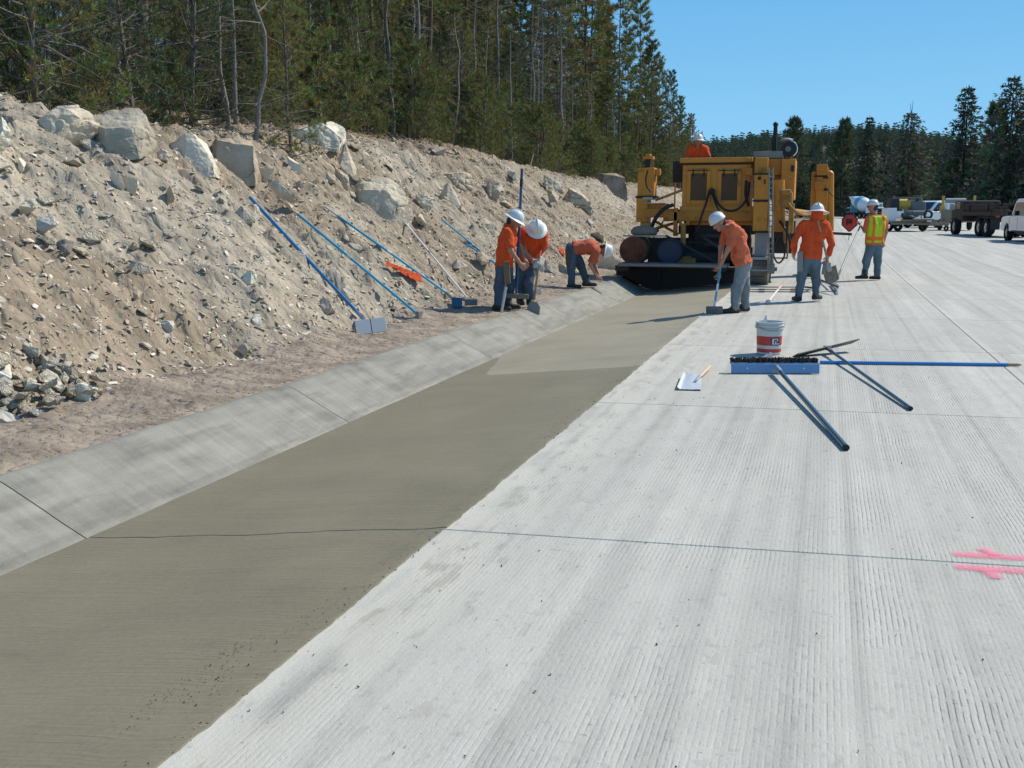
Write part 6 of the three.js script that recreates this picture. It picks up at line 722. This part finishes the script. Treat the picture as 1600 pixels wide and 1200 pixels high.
  // things on the machine
  { // flagger's paddle hung on the arm
    const c = pt(1327.5, 347.5, zf + 0.07), w = 0.74 / 2 * 0.49, tt = thing('slow_paddle', 'red orange paddle sign with a dark rim hanging from the steering arm', 'sign', c, YAW * 0.3); const k = 26 / 64.5 / 2, P = [[-0.52, 1.02], [0.38, 1.02], [1, 0.42], [1, -0.32], [0.12, -1.12], [-0.08, -1.12], [-1, -0.34], [-1, 0.36]].map(p => [p[0] * k * 0.92, p[1] * k]); part('rim', prism(P, 0.02, 0.004), YM.blk, tt); const fc = part('face', prism(P.map(p => [p[0] * 0.87, p[1] * 0.88]), 0.006, 0.001).translate(0, 0, 0.023), std([0.62, 0.045, 0.03], 0.5, { map: wearMap }), tt); 
    part('symbol', [box(0.035, 0.19, 0.004, -0.075, 0.02, 0.034), box(0.1, 0.035, 0.004, -0.03, 0.085, 0.034), box(0.1, 0.035, 0.004, -0.03, -0.01, 0.034), box(0.035, 0.15, 0.004, 0.05, 0.02, 0.034), box(0.07, 0.06, 0.004, 0.0, 0.03, 0.0345)].map(g => g.scale(0.85, 0.85, 1)), std([0.05, 0.006, 0.006], 0.7), fc); part('hanger', [rod([0, k * 1.0, 0.01], [0, k * 1.3, -0.02], 0.012)], YM.blk, tt); }
  { const c = pt(988.5, 391, Z + 1.15), r = 0.30, y0 = 0.455, tt = thing('barrel', 'rusty brown barrel lying on the machine platform, end towards the camera', 'barrel', [c[0], y0, Z + 1.1]); part('barrel_body', [cyl(r, r, 0.86, 0, r, -0.43, 28, 'z')], YM.olive, tt); part('barrel_end', [cyl(r * 0.95, r * 0.95, 0.01, 0, r, 0.006, 28, 'z'), (() => { const g = new THREE.TorusGeometry(r * 0.97, 0.018, 8, 32); return g.translate(0, r, 0.005); })()], YM.rust, tt); for (const z of [-0.25, -0.55]) part('hoop', new THREE.TorusGeometry(r + 0.004, 0.014, 8, 32).translate(0, r, z), YM.olive, tt); part('bung', cyl(0.03, 0.03, 0.02, 0.02, r + 0.2, 0.018, 12, 'z'), YM.dark, tt); }
  { const c = pt(1046, 393, Z + 1.0), r = 0.27, tt = thing('barrel', 'dark blue barrel on the machine platform beside the rusty barrel', 'barrel', [c[0], 0.455, Z + 1.0]); part('barrel_body', [cyl(r, r, 0.7, 0, r, -0.36, 28, 'z')], YM.drumblue, tt); part('barrel_end', [new THREE.TorusGeometry(r * 0.97, 0.016, 8, 32).translate(0, r, 0), cyl(r * 0.9, r * 0.9, 0.01, 0, r, -0.005, 24, 'z')], YM.drumblue, tt); }
  { const c = pt(1003, 373, Z + 1.0), tt = thing('board', 'pale wooden board lying across the rusty barrel', 'board', [c[0], 1.065, Z + 0.85]); part('plank', box(0.95, 0.03, 0.3, 0.03, 0.0, 0, 0.006), YM.board, tt); }
  { const c = pt(1006, 366, Z + 0.85), tt = thing('sack', 'grey brown sack resting on the pale board', 'sack', [c[0], 1.082, Z + 0.8]); const g = new THREE.SphereGeometry(0.27, 24, 14), p = g.attributes.position; for (let i = 0; i < p.count; i++) { const x = p.getX(i), y = p.getY(i), z = p.getZ(i), n = 1 + 0.2 * (noise3(x * 7, y * 7, z * 7) - 0.5); p.setXYZ(i, x * 1.15 * n, Math.max(0, (y + 0.16) * 0.5 * n), z * 0.7 * n); } g.computeVertexNormals(); part('sack_body', g, cloth([0.27, 0.23, 0.185]), tt); part('tie', rod([0.27, 0.08, 0], [0.34, 0.1, 0], 0.03, 0.015), YM.dark, tt); }
}
// ---------------------------------------------------------------- vehicles parked along the right side
const VM = { white: new THREE.MeshPhysicalMaterial({ color: 0xe6e8ea, roughness: 0.4, clearcoat: 0.8, clearcoatRoughness: 0.1 }), glass: std([0.015, 0.02, 0.025], 0.06), tyre: std([0.018, 0.018, 0.018], 0.9), rim: std([0.55, 0.55, 0.54], 0.3, { metalness: 0.7 }), black: std([0.02, 0.02, 0.022], 0.6), chrome: std([0.7, 0.7, 0.7], 0.2, { metalness: 0.9 }), red: std([0.45, 0.02, 0.015], 0.3), brown: std([0.085, 0.055, 0.04], 0.9, { map: wearMap }), wood: std([0.13, 0.085, 0.06], 0.95, { map: barkMap }), tan: std([0.30, 0.25, 0.16], 0.8, { map: wearMap }), lb: std([0.16, 0.37, 0.47], 0.4), drum: std([0.78, 0.82, 0.83], 0.35), yellow: std([0.55, 0.36, 0.05], 0.6), grey: std([0.36, 0.37, 0.37], 0.6, { map: wearMap }), amber: std([0.7, 0.3, 0.03], 0.3), gear: std([0.17, 0.18, 0.17], 0.7, { map: wearMap }) };
function spot(px, t) { const d = ray(px, 331), L = Math.hypot(d[0], d[2]), x = d[0] / L * t, z = d[2] / L * t; return [x, roadY(z), z]; }
function wheel(parent, x, y, z, r, w) { const ty = part('wheel', (() => { const g = lathe([[r * 0.6, -w / 2], [r * 0.92, -w / 2], [r, -w * 0.36], [r, w * 0.36], [r * 0.92, w / 2], [r * 0.6, w / 2]], 24); g.rotateX(Math.PI / 2); return g.translate(x, y, z); })(), VM.tyre, parent); const s = z > 0 ? 1 : -1; part('rim', [cyl(r * 0.62, r * 0.62, w * 0.7, x, y, z, 20, 'z'), cyl(r * 0.2, r * 0.2, 0.05, x, y, z + s * w * 0.4, 12, 'z')], VM.rim, ty); return ty; }
function pickup(name, label, pos, turn, o = {}) { // front towards +x
  const t = thing(name, label, 'pickup truck', pos, turn); const L = o.L ?? 5.8, W = 1.95, hw = W / 2, f = L / 2, bel = 1.12, bot = 0.52, roof = 1.98; const fw = f - 1.0, rw = -f + 1.25;
  const arch = (sh, cx, r) => { sh.lineTo(cx + r, bot); sh.absarc(cx, 0.42, r, 0.22, Math.PI - 0.22, false); sh.lineTo(cx - r, bot); };
  const s = new THREE.Shape(); s.moveTo(f, bot + 0.05); s.lineTo(f - 0.02, 1.02); s.lineTo(f - 0.15, 1.13); s.lineTo(f - 1.45, 1.2); s.lineTo(-f, 1.18); s.lineTo(-f, bot); s.lineTo(rw - 0.5, bot); s.absarc(rw, 0.42, 0.5, Math.PI - 0.2, 0.2, true); s.lineTo(fw - 0.5, bot); s.absarc(fw, 0.42, 0.5, Math.PI - 0.2, 0.2, true); s.closePath();
  const g = new THREE.ExtrudeGeometry(s, { depth: W - 0.08, bevelEnabled: true, bevelSize: 0.04, bevelThickness: 0.04, bevelSegments: 3, curveSegments: 12 }); g.translate(0, 0, -hw + 0.04); part('body', g, VM.white, t);
  const c0 = f - 1.35, c1 = o.cab ?? -f + 2.05; const cs = new THREE.Shape(); cs.moveTo(c0, 1.18); cs.lineTo(c0 - 0.75, roof - 0.06); cs.lineTo(c0 - 0.95, roof); cs.lineTo(c1 + 0.2, roof); cs.lineTo(c1, roof - 0.08); cs.lineTo(c1, 1.17); cs.closePath(); const cg = new THREE.ExtrudeGeometry(cs, { depth: W - 0.38, bevelEnabled: true, bevelSize: 0.05, bevelThickness: 0.1, bevelSegments: 2 }); cg.translate(0, 0, -hw + 0.19); const cab = part('cab', cg, VM.white, t);
  const q = (pts, z) => { const sh = new THREE.Shape(pts.map(p => new THREE.Vector2(...p))); const gg = new THREE.ExtrudeGeometry(sh, { depth: 0.015, bevelEnabled: false }); return gg.translate(0, 0, z); }; const m = (c0 - 0.6 + c1) / 2;
  for (const z of [hw - 0.094, -hw + 0.079]) { part('window', q([[c0 - 0.28, 1.24], [c0 - 0.82, roof - 0.14], [m + 0.05, roof - 0.12], [m + 0.05, 1.24]], z), VM.glass, cab); part('window', q([[m - 0.05, 1.24], [m - 0.05, roof - 0.12], [c1 + 0.22, roof - 0.14], [c1 + 0.12, 1.24]], z), VM.glass, cab); }
  const ws = new THREE.BoxGeometry(0.02, 0.98, W - 0.42); ws.rotateZ(0.77); part('windscreen', ws.translate(c0 - 0.33, 1.56, 0), VM.glass, cab); part('rear_window', box(0.03, 0.5, W - 0.6, c1 - 0.045, 1.55, 0), VM.glass, cab);
  for (const [x, z] of [[fw, hw - 0.13], [fw, -hw + 0.13], [rw, hw - 0.13], [rw, -hw + 0.13]]) wheel(t, x, 0.41, z, 0.41, 0.27);
  part('bumper', [box(0.16, 0.24, W, f + 0.06, 0.66, 0, 0.04)], VM.chrome, t); part('bumper', [box(0.16, 0.2, W, -f - 0.06, 0.62, 0, 0.04)], VM.chrome, t); part('grille', box(0.04, 0.32, 1.1, f + 0.03, 0.94, 0, 0.02), VM.black, t); for (const z of [0.76, -0.76]) { part('headlight', box(0.06, 0.2, 0.3, f + 0.02, 0.95, z, 0.02), std([0.8, 0.8, 0.8], 0.15), t); part('tail_light', box(0.06, 0.36, 0.14, -f - 0.03, 0.98, z * 1.15, 0.02), VM.red, t); part('mirror', box(0.12, 0.24, 0.22, c0 - 0.45, 1.34, (hw + 0.1) * Math.sign(z), 0.03), VM.black, t); part('door_handle', box(0.16, 0.03, 0.03, m + 0.25, 1.05, (hw + 0.01) * Math.sign(z), 0.008), VM.chrome, t); part('sill', box(2.0, 0.08, 0.08, -0.1, 0.5, (hw - 0.02) * Math.sign(z), 0.02), VM.black, t); part('door_seam', box(0.012, 0.58, 0.008, m, 0.86, (hw + 0.003) * Math.sign(z)), VM.black, t); part('door_seam', box(0.012, 0.58, 0.008, c0 - 0.1, 0.86, (hw + 0.003) * Math.sign(z)), VM.black, t); }
  part('underbody', box(L - 0.5, 0.22, W - 0.5, 0, 0.45, 0), VM.black, t); return t;
}
pickup('pickup_truck', 'large white crew-cab pickup nearest of the vehicles, cut by the right edge', spot(1626, 55), 1.67);
pickup('pickup_truck', 'white pickup with dark cab windows parked behind the trailers', spot(1458, 86), Math.PI + 0.75, { L: 5.4 });
pickup('pickup_truck', 'white pickup seen from its tail, with a red tail light, behind the equipment trailer', spot(1432, 92), 1.0, { L: 5.4 });
{ // mixer truck facing the camera
  const t = thing('mixer_truck', 'white and light blue concrete mixer truck far down the road', 'mixer truck', spot(1351, 138), -Math.PI / 2 + 0.5); const P = (n, g, m, p = t) => part(n, g, m, p);
  const cab = P('cab', [box(1.5, 1.7, 2.3, 2.9, 1.75, 0, 0.12), box(1.2, 1.0, 1.6, 4.1, 1.4, 0, 0.12)], VM.drum); P('windscreen', box(0.04, 0.75, 1.9, 3.67, 2.1, 0, 0.01), VM.lb, cab); P('window', [box(0.8, 0.6, 0.03, 2.95, 2.1, 1.16), box(0.8, 0.6, 0.03, 2.95, 2.1, -1.16)], VM.glass, cab); P('grille', box(0.05, 0.6, 0.9, 4.71, 1.35, 0, 0.02), VM.black, cab); P('bumper', box(0.2, 0.3, 2.3, 4.8, 0.75, 0, 0.04), VM.black);
  for (const z of [0.65, -0.65]) P('headlight', box(0.08, 0.2, 0.3, 4.7, 1.15, z, 0.03), VM.white, cab); P('chassis', box(9, 0.3, 0.9, 0.2, 0.85, 0), VM.black);
  const dg = lathe([[0.45, -2.9], [0.75, -2.5], [1.2, -0.6], [1.22, 0.5], [0.95, 1.6], [0.5, 2.2], [0.01, 2.25]], 28); dg.rotateZ(-Math.PI / 2); dg.rotateZ(-0.24); const dr = P('drum', dg.translate(-0.9, 2.45, 0), VM.drum); const b2 = lathe([[1.195, -0.7], [1.228, -0.55], [1.24, 0.3], [1.225, 0.5]], 28); b2.rotateZ(-Math.PI / 2); b2.rotateZ(-0.24); P('drum_band', b2.translate(-0.9, 2.45, 0), VM.lb, dr);
  P('hopper', (() => { const g = lathe([[0.3, 0], [0.65, 0.6], [0.68, 0.62], [0.32, 0]], 18); return g.translate(-4.1, 3.15, 0); })(), VM.drum); P('chute', (() => { const s = []; s.push(box(0.9, 0.06, 0.5, -4.6, 2.3, 0.2)); s.forEach(g => g.rotateZ(0.1)); return s; })(), VM.drum); P('support', box(0.15, 1.4, 1.2, -3.6, 1.7, 0), VM.lb); P('support', box(0.15, 1.0, 1.3, 1.6, 1.6, 0), VM.lb); for (const x of [3.4, -1.6, -3.0]) for (const z of [0.95, -0.95]) wheel(t, x, 0.52, z, 0.52, 0.4); for (const z of [1.0, -1.0]) P('fender', box(3.2, 0.08, 0.6, -2.3, 1.12, z, 0.02), VM.lb); t.scale.setScalar(0.74);
}
{ // equipment trailer with compressor and water tank
  const t = thing('equipment_trailer', 'equipment trailer with white box, grey machinery and a small yellow tank', 'trailer', spot(1412, 74), YAW * 0.2 + 0.2); const P = (n, g, m, p = t, l) => part(n, g, m, p, l);
  P('deck', [box(2.7, 0.14, 3.2, 0, 0.62, 0, 0.02), box(2.9, 0.1, 0.12, 0.1, 0.5, 1.7), box(2.4, 0.12, 0.08, 0.5, 0.72, 1.62, 0.02)], VM.tan); P('white_box', box(0.6, 0.95, 1.2, -1.15, 1.05, 0.6, 0.03), VM.white); P('black_cabinet', box(0.55, 0.8, 0.9, -0.8, 1.75, 0.2, 0.03), VM.black); P('tank', [cyl(0.34, 0.34, 1.1, -0.05, 1.78, 0.2, 20, 'x')], VM.yellow); P('rack', [box(1.9, 0.06, 0.06, 0.05, 2.22, 0.4), box(0.06, 1.5, 0.06, -0.9, 1.45, 0.5), box(0.06, 1.5, 0.06, 1.0, 1.45, 0.5)], VM.tan); P('compressor', [box(1.0, 0.85, 1.0, 0.75, 1.55, 0.1, 0.12), cyl(0.2, 0.2, 0.5, 0.9, 2.1, 0.1, 14), box(0.4, 0.3, 0.4, 0.4, 2.1, 0.2, 0.05)], VM.gear); P('engine', [box(0.8, 0.4, 0.8, 0.2, 1.15, 0.9, 0.08), cyl(0.16, 0.16, 0.9, 0.6, 1.2, 1.2, 14, 'x'), cyl(0.1, 0.12, 0.5, -0.3, 1.3, 1.2, 12)], VM.gear); P('hose_reel', [new THREE.TorusGeometry(0.24, 0.08, 10, 24).translate(1.15, 1.1, 1.3), new THREE.TorusGeometry(0.3, 0.1, 10, 24).rotateX(1.3).translate(-0.1, 0.86, 1.3)], VM.black); P('panel', box(1.3, 0.06, 0.7, 0.7, 0.9, 1.5, 0.02).rotateX(0.05), VM.grey); P('drawbar', [beam([0.2, 0.5, 1.6], [2.0, 0.46, 2.3], 0.1, 0.12), box(1.2, 0.2, 0.12, 1.6, 0.5, 2.2, 0.02)], VM.tan); for (const [x, z] of [[-1.2, 0.9], [-0.75, 1.3], [0.9, 1.2]]) { P('wheel', (() => { const g = new THREE.TorusGeometry(0.23, 0.11, 10, 20); g.rotateY(0.35); return g.translate(x, 0.34, z); })(), VM.tyre); } P('wheel', new THREE.TorusGeometry(0.14, 0.07, 8, 16).rotateY(0.5).translate(2.0, 0.22, 2.3), VM.tyre); P('hitch_plate', box(0.3, 0.12, 0.03, 1.1, 0.68, 1.72), VM.white); P('beacon', cyl(0.07, 0.07, 0.14, -0.75, 2.24, 0.2, 12), VM.amber);
}
{ const t = thing('service_trailer', 'tan open service trailer with yellow uprights seen from behind', 'trailer', spot(1491, 78), 0.1); const P = (n, g, m, p = t) => part(n, g, m, p);
  P('tailboard', [box(2.2, 0.75, 0.08, 0, 0.95, 1.2, 0.02), box(2.25, 0.1, 0.12, 0, 1.34, 1.22, 0.02)], VM.tan); P('deck', box(2.2, 0.15, 2.6, 0, 0.62, -0.1), VM.tan); for (const x of [-1, 1]) P('upright', [box(0.16, 1.15, 0.12, x, 1.75, 1.15, 0.02), box(0.12, 0.5, 0.5, x, 1.4, 0.7, 0.03)], VM.yellow); P('load', [box(0.8, 0.7, 0.8, -0.5, 1.5, 0.4, 0.15), box(0.7, 0.5, 0.9, 0.3, 1.4, 0.3, 0.1), cyl(0.22, 0.22, 1.3, 0, 1.95, 0.2, 16, 'x'), box(0.3, 0.4, 0.3, 0.75, 1.6, 0.7, 0.05)], VM.grey); P('canister', [cyl(0.18, 0.18, 0.4, -0.72, 1.6, 1.0, 14), cyl(0.14, 0.14, 0.3, 0.85, 1.85, 1.0, 14)], VM.white); P('number_plate', box(0.36, 0.2, 0.02, 0.05, 0.86, 1.25), VM.white); for (const x of [-1.0, 0.9]) P('wheel', (() => { const g = new THREE.TorusGeometry(0.26, 0.13, 10, 20); g.rotateY(1.57); return g.translate(x, 0.39, 0.6); })(), VM.tyre); for (const x of [-0.9, 0.9]) P('tail_light', box(0.14, 0.14, 0.03, x, 0.72, 1.25), VM.red);
}
{ const t = thing('flatbed_truck', 'dark brown flatbed truck loaded with long boards left of the nearest pickup', 'flatbed truck', spot(1556, 64), 1.78); const P = (n, g, m, p = t) => part(n, g, m, p); // front towards +x
  P('bed', [box(4.6, 0.16, 2.35, -0.4, 1.28, 0, 0.02), box(4.6, 0.22, 0.1, -0.4, 1.25, 1.2), box(4.6, 0.22, 0.1, -0.4, 1.25, -1.2), box(0.1, 0.24, 2.35, -2.72, 1.24, 0)], VM.brown); const r = rngOf(6); for (let l = 0; l < 3; l++) for (let i = 0; i < 8; i++) P('board', box(rr(4.0, 4.9, r), 0.13, 0.25, -0.35 + rr(-0.25, 0.25, r), 1.43 + l * 0.14, -1.0 + i * 0.285, 0.01), i % 3 ? VM.wood : VM.brown); for (const x of [-2.0, 0.8]) for (const z of [1.18, -1.18]) P('stake', box(0.08, 0.62, 0.06, x, 1.6, z, 0.01), VM.brown); P('chassis', box(6.2, 0.3, 0.9, 0.6, 0.95, 0), VM.black); const cab = P('cab', [box(1.5, 1.15, 2.1, 2.9, 1.42, 0, 0.12), box(1.0, 0.7, 1.9, 4.0, 1.15, 0, 0.12)], VM.brown); P('rear_window', box(0.03, 0.3, 1.5, 2.13, 1.75, 0), VM.glass, cab); P('window', [box(0.7, 0.4, 0.03, 2.95, 1.72, 1.06), box(0.7, 0.4, 0.03, 2.95, 1.72, -1.06)], VM.glass, cab); P('windscreen', box(0.03, 0.4, 1.7, 3.67, 1.72, 0), VM.glass, cab); for (const x of [3.4, -1.7, -0.6]) for (const z of [0.98, -0.98]) wheel(t, x, 0.5, z, 0.5, 0.34); for (const z of [0.85, -0.85]) P('mud_flap', box(0.03, 0.6, 0.5, -2.35, 0.7, z), VM.black); P('tail_light', [box(0.03, 0.12, 0.2, -2.78, 1.1, 0.9), box(0.03, 0.12, 0.2, -2.78, 1.1, -0.9)], VM.red);
}
{ // grey concrete barrier at the far end
  const a = spot(1290, 168), b = spot(1420, 172); const L = Math.hypot(b[0] - a[0], b[2] - a[2]), t = thing('concrete_barrier', 'low grey concrete barrier closing the road in the distance', 'barrier', [(a[0] + b[0]) / 2, a[1] - 0.05, (a[2] + b[2]) / 2], Math.atan2(-(b[2] - a[2]), b[0] - a[0])); const n = 5; for (let i = 0; i < n; i++) { const g = prism([[-0.35, 0], [-0.35, 0.12], [-0.15, 0.35], [-0.09, 1.0], [0.09, 1.0], [0.15, 0.35], [0.35, 0.12], [0.35, 0]], L / n - 0.04, 0.01); g.rotateY(Math.PI / 2); part('barrier_segment', g.translate(-L / 2 + i * L / n + 0.02, 0, 0), std([0.36, 0.35, 0.33], 0.9, { map: wearMap }), t); }
}
renderer.render(scene, camera);
